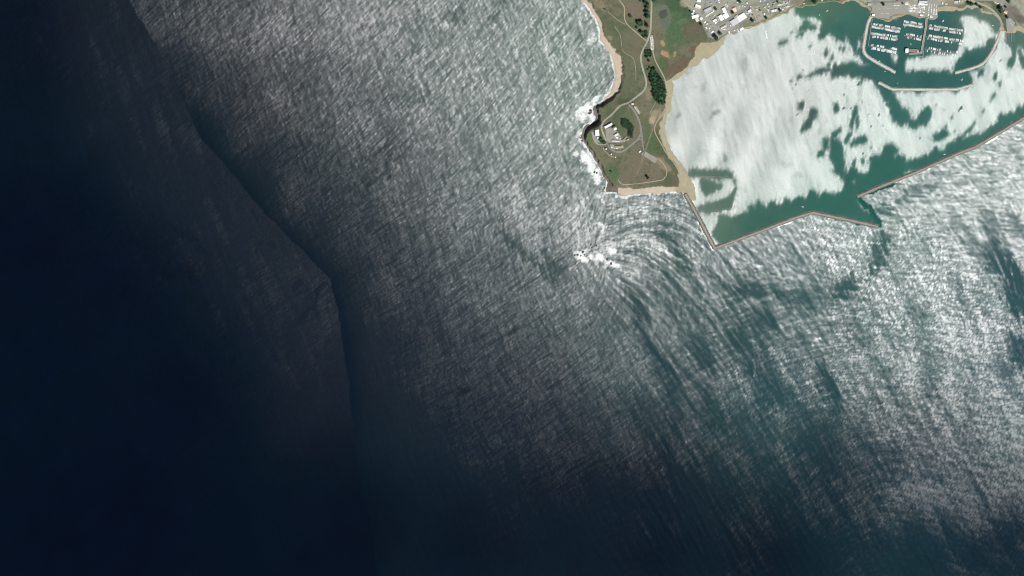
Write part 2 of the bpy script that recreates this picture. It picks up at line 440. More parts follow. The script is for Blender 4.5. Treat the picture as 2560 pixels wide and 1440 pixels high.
# mirror slope at every point: the facet tilt that would send the sun to the camera
vvx, vvy, vvz = CAM.x - wx, CAM.y - wy, CAM.z + 0 * wx
vl = np.sqrt(vvx ** 2 + vvy ** 2 + vvz ** 2)
hx, hy, hz = vvx / vl + SUN.x, vvy / vl + SUN.y, vvz / vl + SUN.z
SX, SY = hx / hz, hy / hz
S2 = SX ** 2 + SY ** 2
IOR = 1.40
F0 = ((IOR - 1) / (IOR + 1)) ** 2
KG = 0.92 * F0 * SUN_E / (4 * math.pi * (vvz / vl))

SEAM = sp((250, -200), (325, 0), (345, 40), (395, 120), (445, 225), (500, 340), (560, 410), (640, 505), (700, 570), (770, 640), (826, 700), (842, 770), (856, 850), (868, 950), (880, 1040), (892, 1140), (905, 1240), (930, 1340), (960, 1600), (-400, 1600), (-400, -200))
jx = GX + 2.0 * fbm(GX, GY, 30, 21, 3)
WEST = inside(SEAM, jx, GY)
seam_d = dist_poly(SEAM[:-2], jx, GY, False)

BAY = (z3((2000, 420), (2060, 500), (2200, 800), (2440, 1290)) + sp((1786, 618), (1905, 575), (2030, 532), (2115, 548), (2200, 566), (2142, 490), (2300, 427), (2400, 380), (2480, 345), (2560, 293), (2800, 150), (2800, -200), (1640, -200), (1640, 300), (1690, 430)))
mouth = np.exp(-((GX - 2170) ** 2 + (GY - 528) ** 2) / 52.0 ** 2)
bwx = GX + 3 * fbm(GX, GY, 16, 31, 3) + mouth * (9 * fbm(GX, GY, 20, 33, 4)) - 2 * mouth
bwy = GY + 3 * fbm(GX, GY, 16, 36, 3)
INB = inside(BAY, bwx, bwy)

# darkening put into the gloss: less sky reflection west, south and along the seam
SPEC_CUT = np.where(WEST, np.maximum(0.42 + 0.5 * sstep(60, 320, seam_d), sstep(760, 1250, GY) * 0.86), np.maximum(sstep(760, 1330, GY + 0.10 * (1500 - GX)) * 0.8, 0.7 * sstep(100, 300, GY) * np.exp(-(seam_d / 62) ** 2)))
SPEC = 0.5 * (1 - np.clip(SPEC_CUT, 0, .92))
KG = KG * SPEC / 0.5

# wave crest directions (degrees, image x right, y down), two families
def dir_field(ctrl):
    c = [(x, y, math.cos(2 * R(a)), math.sin(2 * R(a))) for x, y, a in ctrl]
    a, b = idw(c, GX, GY, 3.5, 25)
    return 0.5 * np.arctan2(b, a)
TH1 = dir_field([(200, 200, 72), (600, 200, 74), (1000, 150, 66), (1300, 100, 68), (1400, 300, 75), (1000, 500, 74), (1300, 600, 78), (500, 700, 66), (300, 1100, 60), (1000, 900, 76), (1300, 1200, 68), (1700, 1200, 62), (2100, 1200, 62), (2480, 1200, 64),
    (1560, 570, -22), (1530, 600, -30), (1620, 555, -5), (1670, 575, 20), (1720, 620, 46), (1560, 640, 12), (1620, 670, 38), (1680, 720, 50), (1780, 700, 55), (1700, 820, 60), (1600, 520, -8), (1680, 520, 25), (1850, 640, 48), (1950, 600, 58), (2060, 580, 62), (2160, 640, 66), (2000, 760, 60), (2300, 600, 62), (2300, 850, 64), (2200, 480, 60), (2300, 470, 50), (2400, 430, 42), (2500, 380, 34), (2540, 500, 56), (2450, 560, 60), (2500, 800, 70), (2540, 1000, 68), (1480, 700, 66), (1480, 560, 78), (1900, 950, 62), (1500, 900, 66)])
TH2 = dir_field([(600, 300, -42), (1000, 200, -48), (1300, 200, -52), (900, 700, -30), (1200, 700, -36), (1300, 900, -34), (1000, 1000, -28), (1400, 1200, -34), (1700, 1100, -40), (2000, 1300, -42), (2400, 1300, 20), (2300, 850, 10), (2400, 500, 5), (1900, 800, -20), (300, 500, -40), (200, 1000, -50), (1700, 650, 80), (2000, 620, 20)])

def lic(noise, th, L, step=1.0):
    fx0, fy0 = np.meshgrid(np.arange(NXg, dtype=float), np.arange(NYg, dtype=float))
    acc = noise.copy(); wsum = 1.0
    cx, cy = np.cos(th), np.sin(th)
    for sgn in (1, -1):
        fx, fy = fx0.copy(), fy0.copy(); pcx, pcy = cx * sgn, cy * sgn
        for k in range(1, L + 1):
            fx = fx + step * pcx; fy = fy + step * pcy
            i = np.clip(np.rint(fx).astype(int), 0, NXg - 1); j = np.clip(np.rint(fy).astype(int), 0, NYg - 1)
            nxv, nyv = cx[j, i], cy[j, i]
            s = np.sign(nxv * pcx + nyv * pcy); s[s == 0] = 1
            pcx, pcy = nxv * s, nyv * s
            w = 0.5 + 0.5 * math.cos(math.pi * k / (L + 1))
            acc += w * noise[j, i]; wsum += w
    acc /= wsum
    return acc
def nrm(a):
    return (a - a.mean()) / a.std()
W0 = rng.standard_normal((NYg, NXg))
LA = nrm(lic(W0, TH1, 4)); LA = nrm(LA - boxblur(LA, 4, 1))                # short crests
W1 = boxblur(rng.standard_normal((NYg, NXg)), 1, 2)
LB = nrm(lic(W1, TH1, 20)); LB = nrm(LB - boxblur(LB, 8, 2))              # swell lines
W2 = boxblur(rng.standard_normal((NYg, NXg)), 1, 2)
LC = nrm(lic(W2, TH2, 7)); LC = nrm(LC - boxblur(LC, 8, 2))              # crossing sea
W3 = boxblur(rng.standard_normal((NYg, NXg)), 3, 2)
LD = nrm(lic(W3, TH1, 22, 1.5))                                            # wind streaks
W4 = boxblur(rng.standard_normal((NYg, NXg)), 1, 2)
LE = nrm(lic(W4, TH2, 14, 1.3))
WG = rng.standard_normal((NYg, NXg))
LG = nrm(0.45 * WG + lic(WG, TH1, 2))                     # sparkle grain
LH = nrm(lic(rng.standard_normal((NYg, NXg)), TH2, 4))
N1 = nrm(lic(rng.standard_normal((NYg, NXg)), TH1, 8))                     # thin lines along each family
N2 = nrm(lic(rng.standard_normal((NYg, NXg)), TH2, 12))

# glint brightness wanted (grey level in the photograph) at control points
def T_of(ctrl, X, Y):
    c = [(x, y, math.log(max(1e-4, float(lin((v, v, v))[0])))) for x, y, v in ctrl]
    return np.exp(idw(c, X, Y, 3.2, 60)[0])
T_OPEN = T_of([(380, 60, 62), (470, 60, 84), (440, 160, 34), (560, 100, 95), (700, 60, 118), (900, 60, 145), (1100, 60, 152), (1300, 60, 158), (1450, 150, 160), (520, 330, 22), (600, 330, 60), (560, 240, 58), (700, 250, 88), (640, 440, 30), (760, 450, 60), (900, 300, 112), (1100, 250, 145), (1300, 300, 152), (1420, 330, 158), (800, 600, 36), (900, 560, 62), (1000, 500, 92), (1150, 500, 122), (1300, 480, 150), (1450, 520, 168), (870, 720, 34), (1000, 700, 68), (1200, 700, 92), (1400, 700, 122), (1500, 600, 160), (880, 880, 20), (960, 880, 38), (1100, 900, 58), (1300, 900, 70), (1500, 850, 96), (930, 1080, 18), (1050, 1080, 34), (1200, 1080, 46), (1400, 1080, 52), (1600, 1050, 62),
    (940, 1260, 10), (1100, 1250, 19), (1300, 1250, 27), (1500, 1250, 28), (1700, 1250, 34), (1100, 1400, 8), (1400, 1400, 14), (1700, 1400, 17), (2000, 1400, 20), (1900, 1250, 42), (2100, 1250, 52), (2300, 1200, 96), (2480, 1200, 100), (2300, 1400, 34), (2500, 1400, 38), (1850, 1080, 68), (2050, 1080, 68), (2250, 1050, 120), (2450, 1050, 132),
    (1600, 560, 172), (1600, 640, 160), (1650, 760, 118), (1750, 850, 96), (1800, 680, 150), (1900, 620, 182), (2050, 600, 188), (2150, 620, 186), (1950, 780, 136), (2100, 760, 150), (2250, 700, 184), (2350, 640, 190), (2300, 820, 174), (2400, 800, 186), (2350, 950, 166), (2200, 900, 150), (2500, 600, 184), (2500, 480, 192), (2420, 470, 200), (2300, 520, 186), (2550, 420, 196), (2540, 1000, 150), (1600, 900, 110), (2000, 950, 128), (1900, 900, 120)], GX, GY)
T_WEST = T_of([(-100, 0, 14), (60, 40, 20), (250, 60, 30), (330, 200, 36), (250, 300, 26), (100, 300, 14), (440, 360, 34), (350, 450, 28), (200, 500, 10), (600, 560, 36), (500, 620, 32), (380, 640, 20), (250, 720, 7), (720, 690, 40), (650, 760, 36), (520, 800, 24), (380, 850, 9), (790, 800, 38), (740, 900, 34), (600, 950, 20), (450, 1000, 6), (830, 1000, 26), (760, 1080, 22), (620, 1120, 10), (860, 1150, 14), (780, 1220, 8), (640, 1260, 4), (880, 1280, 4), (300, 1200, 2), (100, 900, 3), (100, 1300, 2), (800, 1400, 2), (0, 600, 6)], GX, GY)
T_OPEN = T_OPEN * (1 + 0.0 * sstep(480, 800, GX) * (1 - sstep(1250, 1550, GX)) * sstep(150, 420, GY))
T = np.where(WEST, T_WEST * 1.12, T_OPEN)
# cat's paws and lee patches in the open water where the glint drops out
mod = np.ones_like(T)
def dull(cx, cy, rx, ry, rot, k):
    if abs(rot) > 30:
        rx, ry = max(rx, ry), min(rx, ry)
    c, s = math.cos(R(rot)), math.sin(R(rot))
    dx = GX - cx + 7 * LD; dy = GY - cy + 7 * LE
    q = ((dx * c + dy * s) / rx) ** 2 + ((-dx * s + dy * c) / ry) ** 2 + 0.35 * LA + 0.25 * LB
    mod[:] *= 1 - k * sstep(1.7, 0.2, q)
for d_ in [(1690, 620, 60, 16, 55, .62), (1660, 560, 20, 12, 20, .4), (1730, 700, 60, 14, 50, .5), (1880, 730, 80, 22, 5, .6), (2000, 740, 60, 26, 0, .55), (2120, 715, 50, 20, -25, .75), (2200, 640, 22, 44, 20, .8), (2210, 590, 20, 20, 0, .8), (2500, 650, 36, 60, 60, .85), (2540, 740, 34, 70, 70, .85), (2545, 880, 22, 50, 80, .75), (2480, 560, 20, 50, 60, .6), (2540, 560, 16, 40, 60, .55), (2080, 960, 26, 60, 62, .75), (2330, 950, 26, 40, 80, .5), (1910, 800, 36, 26, 30, .65), (1860, 880, 26, 60, 60, .65), (1920, 980, 30, 60, 60, .5), (1620, 850, 16, 70, 60, .6), (1760, 880, 30, 60, 55, .5), (2210, 525, 40, 14, 0, .7), (2182, 530, 40, 12, 55, .45), (2290, 480, 60, 12, -28, .6), (2400, 560, 14, 40, 58, .45), (2440, 620, 12, 50, 58, .5), (1590, 760, 12, 60, 62, .6), (1680, 950, 30, 90, 60, .45), (2200, 1150, 60, 80, 60, .4), (2020, 1130, 40, 70, 60, .4), (2420, 950, 24, 60, 70, .3), (2540, 700, 10, 30, 70, .4), (1030, 240, 40, 30, 0, .35), (1050, 80, 50, 40, 40, .3), (1130, 40, 26, 20, 40, .4), (1330, 640, 60, 16, 45, .5), (1270, 600, 40, 14, 45, .4), (1390, 690, 40, 20, 45, .45), (980, 400, 14, 60, 80, .35), (960, 320, 18, 50, 60, .3), (1215, 60, 18, 12, 0, .45), (1250, 10, 18, 14, 0, .5), (780, 760, 60, 8, -48, .6), (740, 720, 30, 8, -60, .4), (640, 930, 60, 7, -35, .35), (420, 690, 120, 7, 5, .3), (480, 600, 90, 8, 30, .4), (60, 30, 60, 16, 0, .4), (2320, 620, 8, 40, 60, .35), (2480, 430, 10, 30, 45, .5), (2530, 380, 10, 24, 50, .4)]:
    dull(*d_)
broken = sstep(1500, 1700, GX) * sstep(560, 700, GY) * (1 - INB)
streak = -np.maximum(LE - 1.0, 0) * 0.40 - np.maximum(N2 - 0.4, 0) * 0.40 - np.maximum(N1 - 0.5, 0) * 0.46 + .12      # thin dull streaks
tex_s = np.exp((0.07 * LD + 0.06 * LE + streak) * (1 - broken)) * np.where(WEST, np.exp(.08 * LD + .10 * N1), 1.0)
LF = nrm(lic(boxblur(rng.standard_normal((NYg, NXg)), 1, 1), TH1, 34))           # long refracted swell lines
wrap = np.exp(-(((GX - 1630) / 190) ** 2 + ((GY - 610) / 150) ** 2) * 1.2) * (1 - INB)
sheltered = np.exp(-(((GX - 1590) / 90) ** 2 + ((GY - 560) / 70) ** 2))
tex_s = tex_s * np.exp(wrap * (0.42 * np.clip(LF, -2.4, .9) + .05) + 0.13 * broken * np.clip(LF, -2, 1))
tex_s = tex_s * np.exp(broken * (0.24 * np.clip(LD, -2, 1.0) + 0.12 * LE - .04))
# sheltered bay: bright ruffled water with wind-torn teal patches
DARK = [
    sp((1985, 20)) + z5((300, 300), (450, 340), (600, 350), (700, 390), (810, 430), (760, 520), (725, 650), (720, 820), (800, 760), (860, 690), (930, 650), (940, 720), (1050, 730), (1150, 790), (1205, 780), (1225, 715), (1270, 720), (1300, 880), (1360, 950), (1420, 1080), (1500, 1190), (1450, 1090), (1440, 1010), (1450, 900), (1500, 750), (1560, 820), (1550, 940), (1470, 1010), (1460, 1080), (1520, 1100), (1600, 1180), (1600, 1240), (1900, 1320), (2240, 1460), (2260, 1400), (1620, 1100), (1570, 1000), (1640, 640), (1760, 300), (1600, 100), (1300, -60), (640, 0)),
    h2((90, 230), (130, 150), (330, 95), (420, 110), (500, 150), (540, 120), (560, 40), (640, 40), (900, 220), (1030, 230), (1090, 230), (1200, 185), (1400, 225), (1550, 195), (1650, 250), (1680, 150), (1750, 60), (1800, 0), (2110, 0), (2050, 90), (1980, 140), (1850, 190), (1860, 280), (1920, 345), (1700, 420), (880, 430), (860, 460), (930, 560), (1010, 680), (1100, 790), (1110, 830), (1180, 830), (1240, 740), (1290, 690), (1280, 660), (1320, 670), (1375, 740), (1360, 800), (1300, 890), (1190, 880), (1170, 940), (1120, 920), (1080, 870), (980, 880), (900, 800), (860, 760), (850, 680), (800, 620), (820, 570), (750, 550), (720, 440), (690, 380), (630, 300), (560, 300), (500, 250), (470, 360), (480, 230), (380, 270), (300, 230), (200, 240), (110, 280)),
    sp((2178, 45), (2230, 52), (2270, 34), (2315, 40), (2337, 48), (2343, 26), (2402, 26), (2391, 39), (2406, 75), (2408, 95), (2396, 116), (2392, 128), (2365, 129), (2335, 130), (2315, 136), (2307, 142), (2297, 142), (2268, 136), (2267, 150), (2261, 168), (2262, 186), (2240, 182), (2200, 162), (2162, 140), (2154, 120), (2166, 80)),
    z6((1400, 960), (1480, 1010), (1640, 970), (1790, 970), (1820, 830), (1870, 780), (1980, 760), (2000, 900), (1850, 1150), (1720, 1310), (1480, 1400), (1180, 1450), (1190, 1330), (1280, 1180), (1390, 1080)),
    z6((830, 230), (1210, 300), (1300, 310), (1560, 310), (1740, 390), (1900, 500), (1960, 600), (1990, 680), (2080, 620), (2110, 450), (1960, 260), (1720, 220), (1640, 140), (1380, 170), (830, 190)),
    z6((2190, 640), (2560, 640), (2700, 640), (2700, 1150), (2560, 1000), (2480, 880), (2420, 900), (2400, 1100), (2350, 1300), (2250, 1360), (2340, 1050), (2340, 950), (2250, 880), (2210, 840)),
    z6((2030, 1080), (2100, 1040), (2170, 1080), (2180, 1150), (2120, 1170), (2040, 1130)), z6((2190, 1170), (2230, 1150), (2250, 1190), (2210, 1220)), z6((1910, 1210), (1980, 1220), (1990, 1280), (1900, 1390)), z6((2010, 1260), (2060, 1210), (2060, 1290), (2010, 1330)), z6((2440, 1000), (2600, 1200), (2600, 1400), (2500, 1200)),
    h2((130, 710), (135, 650), (160, 600), (185, 620), (185, 670), (160, 710)), h2((390, 640), (425, 640), (425, 700), (380, 850), (345, 940), (340, 900), (360, 760)), h2((425, 760), (440, 780), (430, 950), (415, 930)), h2((330, 960), (350, 990), (310, 1090), (260, 1120), (270, 1050)), h2((190, 910), (215, 950), (150, 1040), (80, 1070), (100, 1020)),
    h2((90, 1090), (180, 1080), (250, 1190), (250, 1460), (150, 1400), (60, 1280)), h2((-10, 1060), (40, 1060), (40, 1160), (0, 1210)), h2((340, 1160), (360, 1110), (420, 1050), (500, 1030), (550, 1060), (565, 1100), (490, 1130), (410, 1110)), h2((1405, 1095), (1410, 1040), (1430, 1010), (1490, 1000), (1520, 960), (1570, 955), (1590, 1010), (1520, 1050), (1470, 1080)),
    h2((2165, 300), (2170, 240), (2200, 200), (2230, 250), (2200, 310)), h2((2140, 150), (2145, 60), (2190, 80), (2160, 130)), h2((2200, 110), (2230, 60), (2245, 90), (2220, 120)), h2((2360, 150), (2400, 20), (2440, 20), (2400, 140)), h2((2240, 350), (2270, 330), (2270, 390), (2245, 400)), h2((2115, 560), (2180, 490), (2200, 500), (2150, 550)), h2((1960, 250), (2000, 180), (2050, 190), (2040, 220), (1990, 250)), h2((1170, 440), (1260, 440), (1250, 460), (1180, 485)), h2((1670, 440), (1710, 430), (1680, 490)),
    h2((1580, 1140), (1700, 1080), (1950, 840), (1955, 855), (1760, 1080), (1700, 1150)), h2((470, 1330), (480, 1290), (510, 1330), (500, 1390)), h2((350, 1400), (390, 1330), (410, 1400)), h2((1540, 920), (1565, 910), (1560, 940)), h2((1640, 1010), (1670, 950), (1680, 955), (1650, 1010)), h2((1430, 640), (1450, 590), (1455, 620)), h2((1620, 790), (1640, 760), (1645, 800)), h2((2010, 720), (2070, 655), (2075, 665), (2020, 725)), h2((440, 1210), (460, 1190), (455, 1220)), h2((600, 1200), (630, 1180), (610, 1210)),
    h2((2700, 560), (2560, 640), (2460, 680), (2400, 750), (2260, 760), (2230, 860), (2120, 920), (2050, 1000), (1900, 1020), (1780, 1100), (1720, 1100), (1640, 1090), (1600, 1200), (1590, 1120), (1540, 1230), (1440, 1200), (1420, 1150), (1390, 1240), (1200, 1320), (1090, 1360), (960, 1360), (830, 1385), (800, 1340), (880, 1290), (900, 1250), (950, 1240), (900, 1160), (830, 1125), (790, 1160), (750, 1250), (650, 1310), (600, 1380), (570, 1460), (1300, 1460), (1480, 1370), (1800, 1280), (2050, 1120), (2300, 940), (2560, 790), (2700, 720)),
    h1((470, 780), (470, 690), (700, 710), (760, 650), (840, 660), (870, 540), (940, 630), (950, 500), (1060, 600), (1110, 530), (1170, 510), (1180, 580), (1240, 570), (1300, 460), (1360, 540), (1440, 470), (1560, 470), (1620, 380), (1720, 460), (1760, 400), (1900, 440), (2010, 380), (2030, 280), (1980, 200), (1900, 150), (1920, -10), (2010, -10), (2015, 160), (2040, 210), (2100, 90), (2150, 100), (2190, 180), (2300, 160), (2360, 110), (2340, -40), (2760, -40), (2760, 200), (2560, 290), (2170, 460), (2200, 560), (2500, 800), (1640, 650), (470, 1050), (400, 900)),
    h1((90, 185), (140, 110), (230, 130), (420, 130), (500, 155), (600, 150), (640, 170), (660, 225), (450, 205), (110, 195)), h1((240, 250), (300, 230), (440, 310), (530, 300), (530, 340), (400, 390), (330, 430), (260, 380)), h1((230, 590), (330, 550), (480, 520), (600, 460), (655, 360), (690, 300), (690, 380), (650, 490), (600, 600), (450, 635), (250, 640)), h1((655, 225), (690, 250), (690, 310), (665, 300)),
    h3((1500, 490), (1520, 465), (1580, 460), (1540, 480)), h3((1615, 460), (1620, 425), (1650, 420), (1645, 450)), h3((1640, 430), (1760, 400), (1900, 340), (1990, 330), (2000, 355), (1880, 375), (1770, 412), (1680, 425)), h3((1950, 300), (1970, 260), (2000, 280), (1985, 300)), h3((1635, 800), (1630, 750), (1660, 720), (1690, 730), (1670, 790)), h3((1735, 880), (1760, 810), (1810, 790), (1830, 815), (1800, 850)), h3((1655, 1050), (1700, 940), (1770, 880), (1835, 865), (1780, 930), (1740, 1010)), h3((1730, 80), (1760, 45), (1770, 60), (1745, 90)), h3((1930, 180), (1940, 110), (1955, 120), (1950, 185)), h3((1850, 1340), (1870, 1270), (1900, 1260), (1910, 1300), (1880, 1350)), h3((1925, 1250), (1935, 1130), (1955, 1140), (1950, 1230)), h3((1400, 30), (1480, 0), (1500, 20), (1420, 50)),
    z5((280, 630), (290, 580), (370, 480), (400, 430), (470, 460), (540, 500), (680, 560), (620, 620), (540, 600), (420, 560), (330, 610)), z5((160, 650), (200, 640), (200, 680)), z5((230, 780), (240, 740), (380, 640), (400, 660), (300, 720)), z5((480, 960), (520, 890), (545, 900), (510, 950)), z5((830, 1100), (830, 970), (870, 1100), (850, 1140)), z5((910, 1190), (950, 1090), (970, 1160), (930, 1200)), z5((850, 1330), (880, 1260), (940, 1280), (930, 1320)), z5((1080, 1010), (1080, 950), (1120, 960), (1110, 1010)), z5((1170, 1020), (1160, 920), (1190, 930), (1200, 1030)), z5((1020, 810), (1040, 780), (1070, 800), (1050, 820)), z5((1150, 840), (1190, 790), (1200, 830)),
]
FAINT = [h3((590, 890), (660, 840), (745, 800), (740, 815), (640, 870)), h3((1110, 690), (1115, 640), (1135, 680)), h3((230, 880), (260, 810), (270, 820), (240, 890)), h3((780, 1390), (785, 1310), (805, 1330), (810, 1390)), h3((330, 390), (345, 355), (360, 370), (345, 400))]
BRIGHT = [z5((2080, 1070), (2200, 1030), (2280, 1020), (2300, 1120), (2280, 1230), (2230, 1280), (2170, 1220)), z5((1440, 1000), (1470, 830), (1510, 745), (1555, 830), (1550, 920), (1500, 950)), z5((1450, 1100), (1520, 1110), (1600, 1190), (1560, 1290), (1400, 1300)), z5((1595, 1350), (1690, 1260), (1725, 1275), (1620, 1350)), z6((2110, 630), (2145, 620), (2140, 750), (2170, 800), (2250, 880), (2330, 960), (2330, 1060), (2240, 1330), (1900, 1440), (1760, 1330), (1990, 1000)), z6((2040, 450), (2060, 440), (2075, 490), (2065, 550)), z6((1080, 860), (1130, 860), (1110, 940)), z6((2390, 1200), (2420, 900), (2450, 920), (2450, 1100), (2500, 1250), (2560, 1400), (2560, 1500), (2300, 1440)), z5((1010, 400), (1050, 385), (1100, 410), (1060, 440)), h1((2080, 250), (2160, 230), (2165, 340), (2110, 290)), h1((2220, 500), (2400, 470), (2380, 520), (2230, 540)), h2((1700, 240), (1780, 215), (1790, 230), (1720, 250)), h2((1080, 1140), (1110, 1120), (1100, 1170))]
fr = fbm(GX * 2.4, GY, 16, 951, 4)
bx = GX + 2.2 * fbm(GX, GY, 12, 961, 4)
by = GY + 2.4 * fr + 2.0 * np.maximum(fbm(GX * 3.2, GY * .5, 14, 975, 3), 0) + 1.2 * fbm(GX, GY, 8, 971, 3)
dark = np.zeros(GX.shape, bool)
for p_ in DARK:
    dark |= inside(p_, bx, by)
for p_ in BRIGHT:
    dark &= ~inside(p_, bx, by)
faintm = np.zeros(GX.shape, bool)
for p_ in FAINT:
    faintm |= inside(p_, bx, by)
vert = sum(np.roll(np.roll(dark, k, 0), -(k // 4), 1).astype(float) for k in range(-4, 5)) / 9.0
dsoft = boxblur(dark.astype(float), 3, 2)
darkf = np.clip(boxblur(dark.astype(float), 1, 1) * 0.52 + 0.34 * vert + 0.14 * dsoft + (dsoft * (1 - dsoft)) * 0.5 * fbm(GX * 2.2, GY * .8, 9, 977, 3), 0, 1)
smudge = sstep(0.7, 2.2, fbm(GX * 1.3, GY * .8, 22, 979, 5)) * 0.05
darkf = np.maximum(np.maximum(darkf, smudge), 0.30 * boxblur(faintm.astype(float), 1, 2))
specks = sstep(1.9, 2.5, fbm(GX * 1.6 + .5 * GY, GY, 15, 981, 4)) * sstep(1900, 2050, GX) * 0.6
darkf = np.clip(np.maximum(darkf, specks * (1 - dark)), 0, 1)
LDb = boxblur(LD, 4, 2)
bandA = np.sin((GX * 0.92 + GY * 0.30 + 22 * fbm(GX, GY, 120, 991, 3)) / 17.0)
wave_band = (1 - sstep(1960, 2080, GX)) * sstep(140, 400, GY)
T_BAY = lin(np.array([1.0]) * 0)[0] + float(lin((206, 206, 206))[0]) * (1 + 0.10 * sstep(1850, 2150, GX) + 0.035 * fbm(GX, GY, 60, 1001, 4) + 0.085 * fbm(GX * 3 - GY * .8, GY * .5, 26, 1011, 4) + wave_band * 0.17 * bandA + 0.03 * LA)
T_BAY *= 1 - 0.16 * (1 - sstep(1700, 1800, GX)) * (1 - sstep(380, 460, GY))

def alpha_minus(Tg, lo=0.006):
    q = Tg / KG
    disc = np.clip(1 - 4 * q * S2, 0.0, 1)
    x = (1 - 2 * q * S2 - np.sqrt(disc)) / (2 * q)
    x = np.where(4 * q * S2 > 1, S2, np.maximum(x, 1e-8))
    return np.clip(np.sqrt(x), lo, 1)
def alpha_plus(Tg):
    q = Tg / KG
    disc = np.clip(1 - 4 * q * S2, 0.0, 1)
    x = (1 - 2 * q * S2 + np.sqrt(disc)) / (2 * q)
    return np.clip(np.sqrt(np.where(4 * q * S2 > 1, S2, x)), 0.01, 1)

# base colour of the water body
def cidw(ctrl, soft=80):
    c = [(x, y) + tuple(alb(*v)) for x, y, v in ctrl]
    return np.stack(idw(c, GX, GY, 3.0, soft), -1)
BASE = cidw([(100, 100, (5, 18, 34)), (100, 700, (2, 15, 33)), (300, 1300, (2, 15, 32)), (700, 700, (5, 18, 34)), (900, 1300, (3, 16, 32)), (500, 900, (2, 15, 32)), (600, 250, (10, 26, 38)), (540, 330, (10, 29, 41)), (660, 480, (10, 29, 41)), (790, 620, (10, 29, 41)), (860, 750, (9, 28, 41)), (890, 950, (7, 25, 38)), (1200, 1350, (4, 18, 34)), (1600, 1380, (4, 20, 36)), (900, 400, (18, 40, 48)), (1000, 850, (7, 27, 42)), (1200, 1000, (5, 25, 41)), (1200, 200, (44, 70, 68)), (1400, 150, (70, 100, 90)), (1440, 350, (68, 96, 88)), (1200, 700, (28, 48, 58)), (1400, 600, (44, 70, 70)), (1300, 1000, (6, 26, 42)), (1600, 1200, (4, 23, 38)), (1400, 1200, (3, 19, 35)), (1900, 1380, (4, 21, 35)), (1650, 620, (40, 78, 74)), (1750, 750, (34, 74, 74)), (1600, 850, (26, 62, 68)), (2000, 700, (30, 80, 80)), (1950, 950, (24, 70, 76)), (2300, 800, (38, 86, 84)), (2520, 700, (24, 76, 82)), (2500, 900, (22, 72, 82)), (2300, 1150, (18, 50, 62)), (2500, 1350, (10, 36, 50)), (2100, 1250, (10, 38, 50)), (2450, 450, (44, 90, 84)), (2200, 560, (40, 92, 86)), (1500, 700, (40, 66, 68))])
BAYB = cidw([(1750, 250, (78, 100, 92)), (1850, 350, (72, 98, 92)), (1900, 200, (76, 96, 90)), (2000, 250, (60, 90, 84)), (2050, 150, (60, 92, 84)), (1800, 480, (88, 118, 102)), (1760, 510, (98, 122, 106)), (1900, 540, (58, 108, 94)), (2050, 500, (46, 104, 92)), (2200, 440, (44, 104, 92)), (2130, 380, (50, 108, 96)), (2300, 300, (52, 108, 98)), (2350, 190, (44, 98, 92)), (2200, 120, (38, 94, 92)), (2350, 60, (46, 98, 94)), (2450, 60, (92, 122, 108)), (2470, 38, (100, 122, 108)), (2100, 60, (48, 106, 96)), (2080, 30, (84, 118, 98)), (2020, 22, (74, 120, 100)), (2440, 150, (40, 98, 92)), (2530, 95, (78, 116, 104)), (2500, 350, (58, 112, 100)), (2300, 400, (48, 106, 94)), (1700, 300, (92, 110, 100))], 30)
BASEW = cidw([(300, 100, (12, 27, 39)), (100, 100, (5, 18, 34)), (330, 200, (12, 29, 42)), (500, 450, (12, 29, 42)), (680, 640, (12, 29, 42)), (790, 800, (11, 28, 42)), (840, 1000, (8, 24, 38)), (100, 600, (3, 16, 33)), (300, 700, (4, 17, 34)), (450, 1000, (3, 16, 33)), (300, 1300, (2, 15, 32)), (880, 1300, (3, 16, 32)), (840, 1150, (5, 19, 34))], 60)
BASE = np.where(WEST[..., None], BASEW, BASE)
inb = boxblur(INB.astype(float), 1, 1)[..., None]
BASE = BASE * (1 - inb) + BAYB * inb
BASE = BASE * (1 + 0.05 * fbm(GX, GY, 40, 1101, 4))[..., None]

floor = BASE.mean(-1) * 1.45 + 0.005 * SPEC / .5
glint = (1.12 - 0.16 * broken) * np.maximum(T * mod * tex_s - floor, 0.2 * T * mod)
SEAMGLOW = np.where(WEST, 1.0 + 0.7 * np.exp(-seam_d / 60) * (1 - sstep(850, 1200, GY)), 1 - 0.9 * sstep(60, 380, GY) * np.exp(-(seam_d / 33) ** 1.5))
glint *= SEAMGLOW

